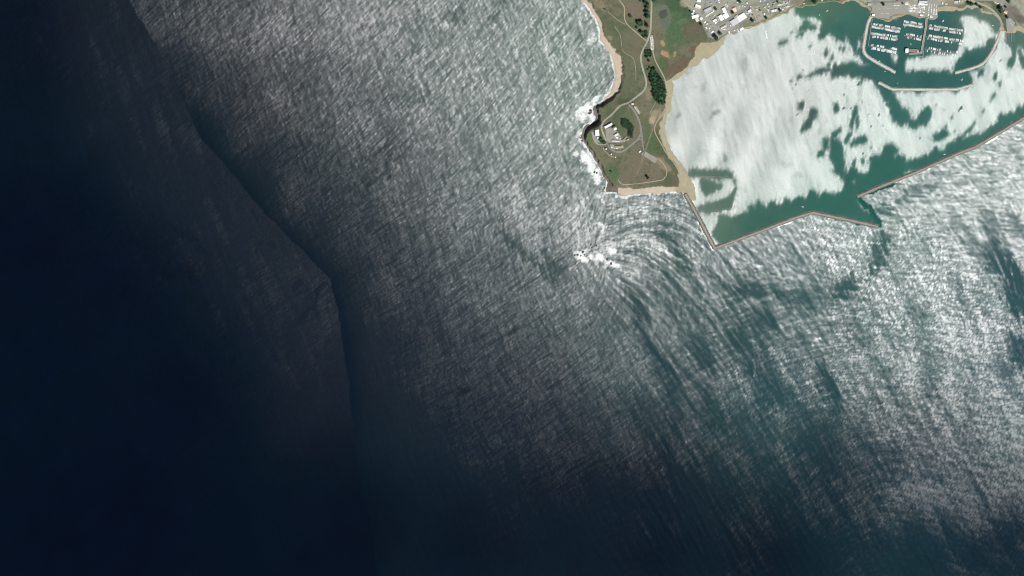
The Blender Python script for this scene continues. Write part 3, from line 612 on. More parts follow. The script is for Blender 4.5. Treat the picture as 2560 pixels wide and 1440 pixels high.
# surf
foam = np.zeros_like(GX)
landd = dist_poly(LAND[:60], GX, GY, False)
wcoast = (GX < 1700) & ((GX < 1600) | (GY > 440)) & ~INB
fn = fbm(GX, GY, 9, 1201, 4); fn2 = fbm(GX, GY, 26, 1231, 4)
foam = np.maximum(foam, np.where(wcoast, 0.9 * sstep(6.5, 1.0, landd + 2.2 * fn + 1.2 * fn2), 0))
def surf(cx, cy, rx, ry, rot, k=1.0, edge=.8):
    c, s = math.cos(R(rot)), math.sin(R(rot))
    dx = GX - cx; dy = GY - cy
    q = np.sqrt(((dx * c + dy * s) / rx) ** 2 + ((-dx * s + dy * c) / ry) ** 2) + 0.42 * fn + 0.25 * fn2
    foam[:] = np.maximum(foam, k * (1 - sstep(1 - edge, 1 + edge, q)))
for s_ in [(1467, 272, 28, 15, -30, 1.2), (1456, 290, 17, 13, 0, 1.15), (1482, 296, 10, 10, 0), (1470, 262, 16, 8, -50), (1486, 250, 22, 6, -45), (1484, 86, 5, 6, 0, .8), (1480, 100, 12, 7, -20, .65), (1472, 108, 12, 5, -20, .6), (1398, 32, 4, 9, 10, .9), (1450, 330, 7, 14, 10, .7), (1440, 384, 10, 7, 0, .9), (1462, 395, 13, 11, 40, 1.15), (1480, 420, 11, 26, -35, 1.15), (1494, 446, 9, 22, -20, 1.1), (1476, 402, 12, 12, 0, .9), (1500, 490, 10, 8, 0, .8), (1510, 484, 3, 3, 0, 1), (1508, 505, 5, 16, -8, .8), (1500, 560, 10, 5, 30, .9), (1507, 575, 3, 16, 5, .9), (1500, 592, 2.5, 10, 10, .9),
    (1448, 638, 14, 10, 0, 1.15), (1464, 648, 14, 6, 10, 1.1), (1484, 646, 20, 9, 10, 1.2), (1500, 642, 15, 9, 25, 1.25), (1512, 648, 10, 5, 40, 1), (1530, 625, 9, 7, 30, 1.3), (1535, 660, 17, 7, 28, 1.3), (1518, 664, 12, 4, -35, .7), (1548, 668, 10, 4, 30, .8), (1461, 628, 12, 5, -10, .8), (1601, 525, 5, 2.5, 0, .9), (1574, 490, 26, 3.5, -4, .9), (1640, 484, 30, 3, -3, .6), (1545, 488, 6, 5, 0, 1), (1560, 493, 10, 3, 0, .9), (1478, 310, 8, 12, 20, .8), (1455, 352, 6, 10, 0, .8)]:
    surf(*s_)
# little wave-break foam flecks along the outer sides
foam = np.clip(foam, 0, 1.25) * np.where(WEST, 0, 1)

ibf = inb[..., 0]
# wave relief: slopes scale with how far the mirror direction is off
cell = MPP * GS
def unit_slope(h):
    gy_, gx_ = np.gradient(h)
    sl = np.sqrt(S2) + 1e-6
    d = (gx_ * SX - gy_ * SY) / sl / cell
    return h / d[200:500, 300:900].std()
hA, hB, hC = unit_slope(LA), unit_slope(LB), unit_slope(LC)
s_abs = np.sqrt(S2)
eastw = sstep(1450, 1700, GX) * sstep(430, 600, GY)
ampA = 0.034 + 0.056 * eastw
ampB = 0.03 + 0.07 * eastw
ampC = 0.026 + 0.004 * eastw
west_k = np.where(WEST, 0.5, 1.0) * (1 - 0.4 * sstep(.22, .42, T) * (1 - eastw))
relief = (hA * ampA + hB * ampB + hC * ampC) * s_abs * west_k * (1 - boxblur(ibf, 3, 2))
relief = relief * (1 - 0.7 * np.clip(boxblur(foam, 2, 1), 0, 1))
relief = np.clip(relief, -2.0, 2.0)

# settle the ruffle so that waves and ruffle together give the wanted glint
hgy, hgx = np.gradient(relief)
dX = hgx / np.gradient(wx, axis=1); dY = hgy / np.gradient(wy, axis=0)
off2 = (SX + dX) ** 2 + (SY + dY) ** 2
want = np.maximum(glint, 1e-4); ask = want.copy()
wl = boxblur(want, 5, 2)
for _ in range(6):
    a_open = alpha_minus(ask, 0.003)
    got = KG * a_open ** 2 / (a_open ** 2 + off2) ** 2
    ask = np.clip(ask * np.clip(wl / boxblur(got, 5, 2), 0.3, 3), 1e-7, 4)
grain = np.where(WEST, 0.20, (0.27 + 0.13 * broken) * sstep(0.0006, 0.007, want) + .08)
a_open = alpha_minus(ask * np.exp(grain * LG + 0.6 * grain * LH - 0.5 * grain ** 2), 0.003)
a_bay = alpha_plus(np.maximum(T_BAY - .04, .05))
r_open = np.sqrt(a_open)
r_bay = np.sqrt(a_bay) * (1 - darkf) + 0.97 * darkf
ROUGH = np.clip(r_open * (1 - ibf) + r_bay * ibf, 0.02, 1.0)

WV = np.stack([wx, wy, relief], -1).reshape(-1, 3)
iw = (np.arange(NYg - 1)[:, None] * NXg + np.arange(NXg - 1)[None, :])
WF = np.stack([iw + NXg, iw + NXg + 1, iw + 1, iw], -1).reshape(-1, 4)
m = bpy.data.materials.new('sea_water'); m.use_nodes = True
nt = m.node_tree; b = nt.nodes['Principled BSDF']
b.inputs['IOR'].default_value = IOR
b.inputs['Specular IOR Level'].default_value = 0.5
def attr(n):
    a = nt.nodes.new('ShaderNodeAttribute'); a.attribute_name = n; return a
aB, aR, aF = attr('albedo'), attr('ruffle'), attr('foam')
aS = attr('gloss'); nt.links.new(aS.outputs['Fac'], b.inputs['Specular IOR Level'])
tc = nt.nodes.new('ShaderNodeTexCoord')
nz = nt.nodes.new('ShaderNodeTexNoise'); nz.inputs['Scale'].default_value = 0.16; nz.inputs['Detail'].default_value = 4
nt.links.new(tc.outputs['Object'], nz.inputs['Vector'])
rm = nt.nodes.new('ShaderNodeMapRange'); rm.inputs[1].default_value = .3; rm.inputs[2].default_value = .7; rm.inputs[3].default_value = .94; rm.inputs[4].default_value = 1.06
nt.links.new(nz.outputs['Fac'], rm.inputs[0])
mu = nt.nodes.new('ShaderNodeMath'); mu.operation = 'MULTIPLY'
nt.links.new(aR.outputs['Fac'], mu.inputs[0]); nt.links.new(rm.outputs[0], mu.inputs[1])
fm = nt.nodes.new('ShaderNodeMath'); fm.operation = 'MULTIPLY_ADD'     # foam edges broken up by the noise
nzf = nt.nodes.new('ShaderNodeTexNoise'); nzf.inputs['Scale'].default_value = 0.09; nzf.inputs['Detail'].default_value = 6; nzf.inputs['Roughness'].default_value = .7
nt.links.new(tc.outputs['Object'], nzf.inputs['Vector'])
nt.links.new(nzf.outputs['Fac'], fm.inputs[0]); fm.inputs[1].default_value = 1.9
sb_ = nt.nodes.new('ShaderNodeMath'); sb_.operation = 'SUBTRACT'; nt.links.new(aF.outputs['Fac'], sb_.inputs[0]); sb_.inputs[1].default_value = 1.2
nt.links.new(sb_.outputs[0], fm.inputs[2])
fr_ = nt.nodes.new('ShaderNodeMapRange'); fr_.inputs[1].default_value = 0.0; fr_.inputs[2].default_value = 0.85; fr_.inputs[4].default_value = 0.95
nt.links.new(fm.outputs[0], fr_.inputs[0])
fk = nt.nodes.new('ShaderNodeMath'); fk.operation = 'MULTIPLY'; fk.use_clamp = True; fk.inputs[1].default_value = 2.5
nt.links.new(aF.outputs['Fac'], fk.inputs[0])
ff = nt.nodes.new('ShaderNodeMath'); ff.operation = 'MULTIPLY'
nt.links.new(fk.outputs[0], ff.inputs[0]); nt.links.new(fr_.outputs[0], ff.inputs[1])
nt.links.new(aB.outputs['Vector'], b.inputs['Base Color']); nt.links.new(mu.outputs[0], b.inputs['Roughness'])
fd = nt.nodes.new('ShaderNodeBsdfDiffuse'); fd.inputs['Color'].default_value = (.72, .73, .71, 1)
ms = nt.nodes.new('ShaderNodeMixShader')
nt.links.new(ff.outputs[0], ms.inputs[0]); nt.links.new(b.outputs[0], ms.inputs[1]); nt.links.new(fd.outputs[0], ms.inputs[2])
nt.links.new(ms.outputs[0], nt.nodes['Material Output'].inputs['Surface'])
me = fast_mesh('sea', WV, WF, m, True)
def fattr(n, a):
    t = me.attributes.new(n, 'FLOAT', 'POINT'); t.data.foreach_set('value', a.astype(np.float32).ravel())
edge_b = boxblur(INB.astype(float), 2, 1)
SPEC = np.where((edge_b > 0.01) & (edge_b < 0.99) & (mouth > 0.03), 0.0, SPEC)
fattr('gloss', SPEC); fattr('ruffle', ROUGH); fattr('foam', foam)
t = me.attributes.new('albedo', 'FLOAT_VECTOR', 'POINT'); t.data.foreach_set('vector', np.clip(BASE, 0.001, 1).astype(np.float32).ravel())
tag(obj('sea', me), kind='structure')

# ================================================================== THINGS
# ------------------------------------------------------------------ roads, paths, yards
M_ASPH = mat('asphalt', tuple(alb(150, 150, 142)), .9, .12, .3)
M_GRAV = mat('pale_gravel', tuple(alb(184, 180, 164)), .95, .14, .4)
M_DIRT = mat('dirt_track', tuple(alb(188, 176, 148)), .95, .15, .4)
M_LOT = mat('worn_concrete', tuple(alb(172, 170, 158)), .9, .10, .15)
M_LOT2 = mat('grey_tarmac', tuple(alb(146, 146, 138)), .9, .12, .2)
def ribbon(name, pts, wpx, m, dz=0.35, parent=None):
    pts = smooth_path(pts, 2)
    p = resample(pts, 2.5)
    V, F = [], []
    for i, a in enumerate(p):
        d = (p[min(i + 1, len(p) - 1)] - p[max(i - 1, 0)])
        if d.length < 1e-6:
            d = Vector((1, 0))
        d.normalize(); n = Vector((-d.y, d.x))
        w = wpx * (1 + 0.12 * math.sin(i * 1.7) + 0.08 * math.sin(i * .53))
        for k in (-.5, 0, .5):
            q = a + n * (k * w)
            V.append(P(q.x, q.y, max(tzf(q.x, q.y), 0.3) + dz))
    for i in range(len(p) - 1):
        for k in (0, 1):
            a = i * 3 + k
            F.append((a, a + 1, a + 4, a + 3))
    me = new_mesh(name, V, F, m)
    bm = bmesh.new(); bm.from_mesh(me)
    for f in bm.faces:
        if f.normal.z < 0: f.normal_flip()
    bm.to_mesh(me); bm.free()
    return tag(obj(name, me, parent), kind='structure')
def pad(name, poly, m, dz=0.2, z=None):
    zz = z if z is not None else max(tzf(x, y) for x, y in poly) 
    V = [P(x, y, zz + dz) for x, y in poly]
    me = new_mesh(name, V, [tuple(range(len(V)))], m)
    bm = bmesh.new(); bm.from_mesh(me)
    for f in bm.faces:
        f.normal_update()
        if f.normal.z < 0: f.normal_flip()
    bmesh.ops.triangulate(bm, faces=bm.faces); bm.to_mesh(me); bm.free()
    return tag(obj(name, me), kind='structure')
def drape(name, poly, m, dz=0.3, step=2.0):
    xs = [p[0] for p in poly]; ys = [p[1] for p in poly]
    bm = bmesh.new()
    bm.faces.new([bm.verts.new((x, y, 0)) for x, y in poly])
    for ax, lo, hi in ((0, min(xs), max(xs)), (1, min(ys), max(ys))):
        k = lo + step
        while k < hi:
            co = (k, 0, 0) if ax == 0 else (0, k, 0); no = (1, 0, 0) if ax == 0 else (0, 1, 0)
            bmesh.ops.bisect_plane(bm, geom=bm.verts[:] + bm.edges[:] + bm.faces[:], plane_co=co, plane_no=no)
            k += step
    for v in bm.verts:
        v.co = P(v.co.x, v.co.y, max(tzf(v.co.x, v.co.y), .3) + dz)
    bm.normal_update()
    for f in bm.faces:
        if f.normal.z < 0: f.normal_flip()
    me = bpy.data.meshes.new(name); bm.to_mesh(me); bm.free(); me.materials.append(m)
    return tag(obj(name, me), kind='structure')

ribbon('access_road', sp((1629, -80)) + z1((1465, 0), (1462, 200), (1455, 400), (1445, 500), (1420, 600), (1380, 700), (1320, 810), (1290, 900), (1300, 1000), (1330, 1120), (1370, 1240), (1385, 1330)) + z2((1365, 10), (1320, 70), (1200, 160), (1100, 240), (1000, 262), (930, 310), (830, 430), (720, 510), (672, 570), (660, 640), (690, 730), (740, 850)), 4.4, M_GRAV)
ribbon('loop_road', z2((740, 850), (770, 930), (830, 1000), (930, 1030), (1020, 1010), (1120, 930), (1230, 840), (1290, 760), (1295, 690), (1290, 600), (1250, 480), (1180, 350), (1100, 265)), 4.6, M_ASPH, .4)
ribbon('spur_road', z2((1300, 700), (1315, 790), (1325, 920), (1345, 1010)), 4.0, M_ASPH, .45)
ribbon('spur_road', z2((1230, 850), (1270, 810), (1320, 840)), 3.0, M_ASPH, .5)
drape('lookout_lot', z2((1350, 1005), (1565, 1130), (1520, 1205), (1300, 1060)), M_LOT)
ribbon('foot_path', z1((1455, 560), (1470, 700), (1490, 850), (1520, 960), (1580, 1080), (1640, 1180), (1690, 1290), (1698, 1440)), 3.0, M_DIRT)
drape('gravel_lot', z1((1440, 590), (1480, 560), (1502, 640), (1500, 800), (1480, 830), (1438, 760)), M_GRAV, .5)
ribbon('foot_path', z1((930, -40), (945, 0), (1040, 110), (1025, 230), (1040, 340), (1100, 420), (1200, 500), (1300, 590), (1380, 650)), 2.6, M_DIRT)
ribbon('foot_path', z2((1685, 330), (1620, 450), (1540, 550), (1510, 640), (1520, 720), (1580, 830), (1640, 930), (1680, 1010), (1750, 1110), (1840, 1220), (1900, 1330), (1930, 1440)), 2.4, M_DIRT)
ribbon('foot_path', z2((1570, 1130), (1640, 1190), (1700, 1290), (1712, 1340), (1690, 1440)) + z3((1690, 120), (1660, 190), (1500, 215), (1300, 245), (1100, 265), (1000, 265), (950, 230), (935, 185)), 2.2, M_DIRT)
ribbon('foot_path', z2((700, 930), (695, 990), (740, 1030), (790, 1080), (840, 1105), (900, 1105)), 1.6, M_DIRT)
ribbon('foot_path', z2((560, 870), (610, 905), (680, 910), (740, 905)), 2.6, M_GRAV)
ribbon('foot_path', z1((760, 180), (840, 250), (940, 340), (1050, 390)), 1.2, M_DIRT)
ribbon('foot_path', z1((870, 420), (960, 540), (980, 650), (990, 800), (1050, 860), (1180, 920), (1215, 1100), (1215, 1300)), 1.1, M_DIRT)
ribbon('foot_path', z2((1530, 230), (1440, 400)), 1.1, M_DIRT)
drape('station_yard', st((700, 520), (980, 460), (1200, 640), (1330, 840), (1330, 950), (1420, 960), (1560, 960), (1480, 1040), (1330, 1060), (960, 1060), (800, 1060), (720, 900)), M_LOT, .45)
drape('station_yard', st((130, 640), (280, 620), (290, 820), (450, 880), (520, 1060), (260, 1070), (190, 900)), M_LOT, .45)
drape('station_yard', st((900, 1120), (1060, 1150), (1090, 1200), (1400, 1170), (1430, 1280), (1000, 1340), (880, 1240)), M_GRAV, .45)
drape('station_yard', z2((1180, 300), (1220, 290), (1290, 400), (1260, 420)), M_GRAV, .5)
# town streets
ribbon('street', sp((1704, -60)) + z4((80, 0), (150, 100), (300, 210), (420, 270)), 3.6, M_GRAV, .30)
ribbon('street', z4((420, 270), (500, 330), (650, 460), (800, 600), (950, 720), (1040, 770)), 9, M_LOT, .24)
ribbon('street', z4((820, 570), (1000, 500), (1160, 420), (1300, 330), (1480, 220), (1650, 120), (2000, 45), (2300, -25), (2500, -90)), 7, M_ASPH, .27)
ribbon('street', z4((500, 330), (560, 150), (620, 0), (640, -200)), 6, M_ASPH, .30)
ribbon('street', z4((1650, 150), (1700, 330), (1760, 480)), 3.5, M_GRAV, .33)
pad('yard', t1((880, 0), (1660, 0), (1640, 280), (1320, 420), (1240, 260), (930, 380), (860, 200)), M_LOT, .12, 4.5)
pad('yard', t2((60, 900), (400, 860), (560, 1060), (780, 1180), (700, 1290), (360, 1320), (120, 1180)), M_LOT, .12, 4.5)
pad('yard', t2((690, 260), (1200, 160), (1300, 250), (930, 480), (700, 420)), M_LOT, .12, 4.5)
pad('yard', t2((690, 880), (880, 880), (960, 1080), (800, 1160)), M_LOT2, .15, 4.5)
pad('yard', t2((1360, 280), (1580, 220), (1740, 700), (1560, 820)), M_GRAV, .15, 4.5)
pad('harbour_car_park', sp((2182, 16), (2230, 13), (2272, 11), (2300, 0), (2344, -4), (2344, 44), (2337, 49), (2318, 44), (2271, 34), (2229, 35), (2222, 47), (2184, 43), (2177, 30)), M_LOT, .14, 4.5)
ribbon('street', sp((2180, 4), (2240, 6), (2290, -8), (2330, -40)), 4.5, M_LOT2, .22)
ribbon('coast_road', sp((2390, -60), (2408, 0)) + z6((1500, 12), (1700, 75), (1880, 160), (2010, 280), (2090, 400), (2140, 520)), 5.5, M_GRAV, .3)
ribbon('highway', sp((2500, -30), (2528, 3), (2560, 18), (2700, 80)), 5.5, M_LOT, .35)
pad('boat_ramp_lot', t5((1840, 700), (2020, 720), (2200, 900), (2160, 1100), (2120, 1290), (1880, 1290), (1860, 1050)), M_LOT, .16, 4.5)

# ------------------------------------------------------------------ buildings
WHITE = (.80, .80, .78)
M_WALLS = {k: mat('wall_' + k, c, .8, .1, .8) for k, c in dict(cream=(.55, .52, .45), white=(.7, .7, .68), grey=(.35, .35, .34), tan=(.42, .34, .26), green=(.22, .26, .22)).items()}
M_ROOFS = {k: mat('roof_' + k, c, .6, v, .25) for k, (c, v) in dict(white=(WHITE, .05), offwhite=((.66, .65, .6), .08), beige=((.52, .47, .38), .1), peach=((.62, .47, .34), .08), grey=((.27, .28, .28), .12), pale=((.42, .43, .42), .1), brown=((.20, .16, .13), .15), olive=((.22, .21, .16), .12), dark=((.10, .10, .10), .2), red=((.36, .22, .16), .15), green=((.2, .25, .2), .15)).items()}
M_GLASS = mat('window_glass', (.04, .05, .06), .1, .1, 1, 0, .6)
M_DOOR = mat('door_paint', (.25, .27, .28), .6, .1, 1)
M_UNIT = mat('vent_metal', (.5, .5, .5), .45, .1, 1, .3)

def building(name, label, corners, h, roof='gable', rc='white', rc2=None, wall='cream', cat='building', group=None, units=0, z0=None):
    cx = sum(c[0] for c in corners) / 4; cy = sum(c[1] for c in corners) / 4
    if z0 is None: z0 = tzf(cx, cy)
    q = [P(x, y, z0 + h) for x, y in corners]
    c = (q[0] + q[1] + q[2] + q[3]) / 4
    u = ((q[1] - q[0]) + (q[2] - q[3])) / 2; v = ((q[3] - q[0]) + (q[2] - q[1])) / 2
    if v.length > u.length: u, v = v, -u
    u.z = v.z = 0; ud = u.normalized(); vv = v - ud * v.dot(ud)
    L, W = u.length, max(vv.length, 3)
    t = thing(name, label, cat, (c.x, c.y, z0), math.atan2(ud.y, ud.x), group)
    a, b2 = L / 2, W / 2
    pitch = 0.13 * W if roof == 'gable' else 0.0
    obj('wall', box_mesh('wall', M_WALLS[wall], -a, a, -b2, b2, -1.5, h - .15 - pitch * .6), t)
    e = .5; th = .25
    if roof == 'gable':
        ez, rz = h - pitch * .6, h + pitch * .4
        for sgn, col in ((1, rc), (-1, rc2 or rc)):
            V = [(-a - e, sgn * (b2 + e), ez), (a + e, sgn * (b2 + e), ez), (a + e, 0, rz), (-a - e, 0, rz)]
            V += [(x, y, z - th) for x, y, z in V]
            F = [(0, 1, 2, 3), (7, 6, 5, 4), (0, 4, 5, 1), (1, 5, 6, 2), (2, 6, 7, 3), (3, 7, 4, 0)]
            if sgn < 0: F = [tuple(reversed(f)) for f in F]
            obj('roof', new_mesh('roof', V, F, M_ROOFS[col]), t)
        obj('ridge_cap', box_mesh('ridge_cap', M_ROOFS['offwhite' if rc != 'white' else 'white'], -a - e, a + e, -.25, .25, rz - .06, rz + .12), t)
        for sgn in (1, -1):      # gable ends
            x = sgn * (a - .02)
            obj('gable', new_mesh('gable', [(x, -b2, ez - .3), (x, b2, ez - .3), (x, 0, rz - .3), (x - .2 * sgn, -b2, ez - .3), (x - .2 * sgn, b2, ez - .3), (x - .2 * sgn, 0, rz - .3)], [(0, 1, 2), (5, 4, 3), (0, 3, 4, 1), (1, 4, 5, 2), (2, 5, 3, 0)], M_WALLS[wall]), t)
    else:
        r_ = obj('roof', box_mesh('roof', M_ROOFS[rc], -a - .2, a + .2, -b2 - .2, b2 + .2, h - .15, h + .12), t)
        for p_ in ((-a - .2, a + .2, -b2 - .2, -b2 + .15), (-a - .2, a + .2, b2 - .15, b2 + .2), (-a - .2, -a + .15, -b2 + .15, b2 - .15), (a - .15, a + .2, -b2 + .15, b2 - .15)):
            obj('parapet', box_mesh('parapet', M_ROOFS[rc], p_[0], p_[1], p_[2], p_[3], h + .12, h + .55), r_)
    for k in range(units):
        x = (k + .5 - units / 2) * L / units * .8; y = (.22 if k % 2 else -.2) * W
        zz = h + .12 if roof != 'gable' else h + pitch * .4 - abs(y) / b2 * pitch
        obj('roof_vent', box_mesh('roof_vent', M_UNIT, x - .9, x + .9, y - .9, y + .9, zz - .3, zz + 1.1), t)
    n = max(1, min(4, int(L / 9)))
    for k in range(n):
        x = (k + .5 - n / 2) * L / n
        for sgn in (1, -1):
            y = sgn * b2
            obj('window', box_mesh('window', M_GLASS, x - .9, x + .9, min(y - .06, y + .06), max(y - .06, y + .06), 1.1, 2.3), t)
    dw = min(4.0, W * .4)
    obj('door', box_mesh('door', M_DOOR, a - .05, a + .07, -dw / 2, dw / 2, -.2, min(3.4, h * .6)), t)
    return t
B = building
# industrial quarter
B('warehouse', 'large white-roofed warehouse, the biggest roof in the boatyard quarter', t2((670, 680), (980, 505), (1060, 700), (800, 890)), 9, 'gable', 'white', None, 'white', 'warehouse', None, 3)
B('warehouse', 'broad pale grey flat-roofed warehouse adjoining the biggest white roof', t2((390, 850), (675, 695), (790, 890), (520, 1070)), 7.5, 'flat', 'pale', None, 'grey', 'warehouse', None, 4)
B('shed', 'long narrow white lean-to shed along the street between the two big warehouses', t2((560, 700), (700, 595), (715, 620), (575, 720)), 5, 'flat', 'offwhite', None, 'white', 'shed')
B('warehouse', 'white L-wing roof running uphill from the twin white warehouses', t2((75, 345), (200, 290), (275, 480), (150, 530)), 8, 'flat', 'white', None, 'white', 'warehouse', None, 2)
B('warehouse', 'square white warehouse on the street corner, east one of the twin white roofs', t2((95, 590), (265, 505), (385, 660), (205, 760)), 8, 'gable', 'white', None, 'white', 'warehouse', None, 2)
B('warehouse', 'white warehouse with a notched end, west one of the twin white roofs', t1((1515, 655), (1660, 580), (1770, 780), (1640, 830)), 8, 'flat', 'white', None, 'white', 'warehouse', None, 2)
B('workshop', 'small white square workshop below the twin white warehouses', t1((1310, 820), (1430, 745), (1490, 820), (1350, 900)), 6, 'flat', 'white', None, 'white', 'workshop', None, 1)
B('workshop', 'peach-roofed square workshop beside a round dark tree', t2((485, 350), (620, 285), (680, 440), (560, 510)), 6.5, 'flat', 'peach', None, 'tan', 'workshop', None, 2)
B('workshop', 'small white workshop with dark shaded back, east of the biggest white roof', t2((1110, 430), (1220, 370), (1272, 440), (1150, 515)), 6.5, 'flat', 'offwhite', None, 'white', 'workshop', None, 1)
B('boathouse', 'small bright white boathouse right on the shore', t2((785, 1165), (910, 1090), (955, 1150), (830, 1230)), 6, 'gable', 'white', None, 'white', 'boathouse')
B('shed', 'tiny white shed near the waterline west of the boathouse', t2((335, 1270), (375, 1250), (405, 1340), (370, 1360)), 4, 'gable', 'white', None, 'white', 'shed')
B('hangar', 'wide dull grey roofed hangar with a dark shaded rear edge', t1((960, 410), (1235, 265), (1300, 430), (1020, 560)), 8.5, 'gable', 'pale', 'grey', 'grey', 'hangar', None, 2)
B('barn', 'two-tone white and beige gabled barn at the marsh end of the street', t1((640, 165), (850, 245), (800, 375), (585, 300)), 7, 'gable', 'white', 'beige', 'cream', 'barn')
B('barn', 'white barn cut by the top of the town beside the beige gabled barn', t1((700, -60), (850, -10), (810, 95), (690, 60)), 7, 'gable', 'white', None, 'cream', 'barn')
B('barn', 'white and cream wedge of long roof on the marsh edge', t1((455, 640), (735, 575), (750, 690), (500, 760)), 6, 'gable', 'white', 'offwhite', 'cream', 'barn')
B('barn', 'plain cream flat roof behind the wedge-shaped white barn', t1((560, 750), (745, 700), (760, 840), (690, 870)), 5, 'flat', 'beige', None, 'cream', 'barn')
B('house', 'small white cottage between the marsh barn and the street', t1((775, 730), (860, 680), (930, 750), (850, 810)), 5, 'gable', 'offwhite', None, 'cream', 'house')
B('house', 'little white gabled house at the foot of the diagonal street', t1((960, 900), (1010, 850), (1050, 880), (1000, 940)), 4.5, 'gable', 'white', None, 'white', 'house')
B('house', 'pair of pale roofs merged into one house at the marsh tip of town', t1((440, 560), (520, 490), (600, 560), (500, 590)), 4.5, 'gable', 'offwhite', 'pale', 'cream', 'house')
B('house', 'tiny white hut above the merged pale roofs', t1((510, 420), (560, 400), (600, 450), (545, 475)), 4, 'gable', 'white', None, 'white', 'house')
B('house', 'slim white beach cottage next to the round dark pine', t1((1250, 1290), (1320, 1225), (1360, 1260), (1285, 1335)), 5, 'gable', 'white', None, 'white', 'house')
for i, (x, y) in enumerate([(1055, 640), (1118, 598), (1192, 550), (1272, 500), (1338, 440)]):
    B('storage_shed', 'small white storage shed in the row in front of the grey hangar', t1((x - 34, y), (x + 14, y - 30), (x + 36, y), (x - 10, y + 34)), 3.6, 'flat', 'white', None, 'white', 'shed', 'white sheds in a row before the hangar')
for i, (dy, lab) in enumerate([(0, 'long low glasshouse-like shed with a dark roof, first of three parallel strips'), (45, 'long low shed with a pale roof, middle of three parallel strips'), (90, 'long low shed with a dull roof, last of three parallel strips by the shore')]):
    B('boat_shed', lab, t1((1610 + dy * .5, 1095 + dy), (1825 + dy * .5, 970 + dy), (1848 + dy * .5, 995 + dy), (1632 + dy * .5, 1122 + dy)), 4.5, 'gable', ('olive', 'offwhite', 'grey')[i], None, 'grey', 'shed')
B('shop', 'grey-green roofed shop above the beach with a bright roof rim', t2((2175, 375), (2285, 345), (2305, 460), (2195, 480)), 5.5, 'flat', 'pale', None, 'grey', 'shop', None, 1)
B('shop', 'white-framed flat roof joined to the grey-green shop above the beach', t2((2050, 410), (2165, 375), (2185, 465), (2075, 495)), 5, 'flat', 'offwhite', None, 'white', 'shop', None, 2)
town = [(1812, -4, 'white', 'white roof cut by the map edge north of the street yards'), (1844, 6, 'white', 'narrow white roof beside the green garden trees'), (1822, 10, 'grey', 'grey roof crowded with stored gear behind the peach workshop'), (1901, 3, 'white', 'small white-dotted house on the north side of the main street'), (1911, 2, 'pale', 'pale small house next to the white-dotted one on the main street'), (1892, 24, 'offwhite', 'cream cottage at the head of the first beach lot'), (1912, 18, 'pale', 'pale garage in the second beach lot'), (1919, 10, 'offwhite', 'cream house facing the main street above the second beach lot'), (1911, 36, 'white', 'white hut low in the second beach lot'), (1936, 8, 'grey', 'grey house with a shaded yard on the main street'), (1933, 14, 'brown', 'brown roof below the grey house on the main street'), (1952, 12, 'offwhite', 'cream bungalow in the crowded trailer rows'), (1960, 6, 'pale', 'pale bungalow at the top of the trailer rows'), (1968, 16, 'peach', 'pinkish bungalow in the trailer rows near the beach corner'), (1957, 24, 'offwhite', 'cream trailer home at the beach end of the trailer rows'), (1974, 4, 'grey', 'grey trailer home on the bluff side of the rows'), (2010, 9, 'pale', 'lone bluish house on the bluff above the cove'), (2055, 1, 'offwhite', 'cream house above the cove west of the orange bank'), (1778, 8, 'pale', 'fenced pale store in the big yard'), (1790, 2, 'grey', 'grey store beside the fenced pale store'), (1857, 14, 'pale', 'pale grey store east of the garden trees'), (1868, 8, 'offwhite', 'cream store on the street bend'), (1876, 38, 'grey', 'grey tarpaulin roof near the dark round tree'), (1832, 60, 'grey', 'grey low store inside the seaward yard'), (1846, 78, 'offwhite', 'cream hut at the edge of the seaward yard'), (1768, 60, 'offwhite', 'cream shack by the diagonal street end'), (1766, 70, 'white', 'white shack half hidden by the marsh hedge'), (1790, 57, 'white', 'white kiosk beside the curved yard kerb')]
for i, (x, y, rc, lab) in enumerate(town):
    w, l, an = rnd.uniform(2.2, 3.2), rnd.uniform(3.2, 5.2), R(-28 + rnd.uniform(-8, 8) + (90 if rnd.random() < .4 else 0)) if x < 1880 else R(-14 + rnd.uniform(-6, 6) + (90 if rnd.random() < .5 else 0))
    ca, sa = math.cos(an), math.sin(an)
    B('house', lab, [(x + ca * a * l - sa * b3 * w, y + sa * a * l + ca * b3 * w) for a, b3 in ((-.5, -.5), (.5, -.5), (.5, .5), (-.5, .5))], rnd.uniform(4, 5.5), rnd.choice(('gable', 'gable', 'flat')), rc, None, rnd.choice(('cream', 'white', 'grey')), 'house')
# clutter of small sheds, containers and stored boats in the yards
YARDS = [(t1((900, 20), (1640, 20), (1600, 260), (1330, 250), (1100, 180)), 'in the fenced northern yard', -30), (t2((100, 900), (380, 900), (740, 1200), (400, 1290), (180, 1160)), 'in the seaward yard', -30), (t2((720, 280), (1180, 180), (1250, 260), (930, 440)), 'in the yard beside the street bend', -30),
    (t2((1000, 560), (1320, 520), (1400, 900), (1080, 820)), 'behind the biggest white roof', -25), (t2((1380, 300), (1570, 250), (1720, 680), (1580, 760)), 'in the first beach lot', -15), (t2((1740, 260), (2020, 180), (2060, 560), (1800, 620)), 'in the second beach lot', -15), (t2((2320, 60), (2760, -40), (2780, 330), (2420, 380)), 'in the trailer rows', -12), (t1((1000, 640), (1400, 560), (1500, 700), (1180, 780)), 'in the garden south of the hangar', -30), (t1((1050, 900), (1300, 1000), (1420, 1200), (1200, 1230)), 'on the marsh side of the street end', -30)]
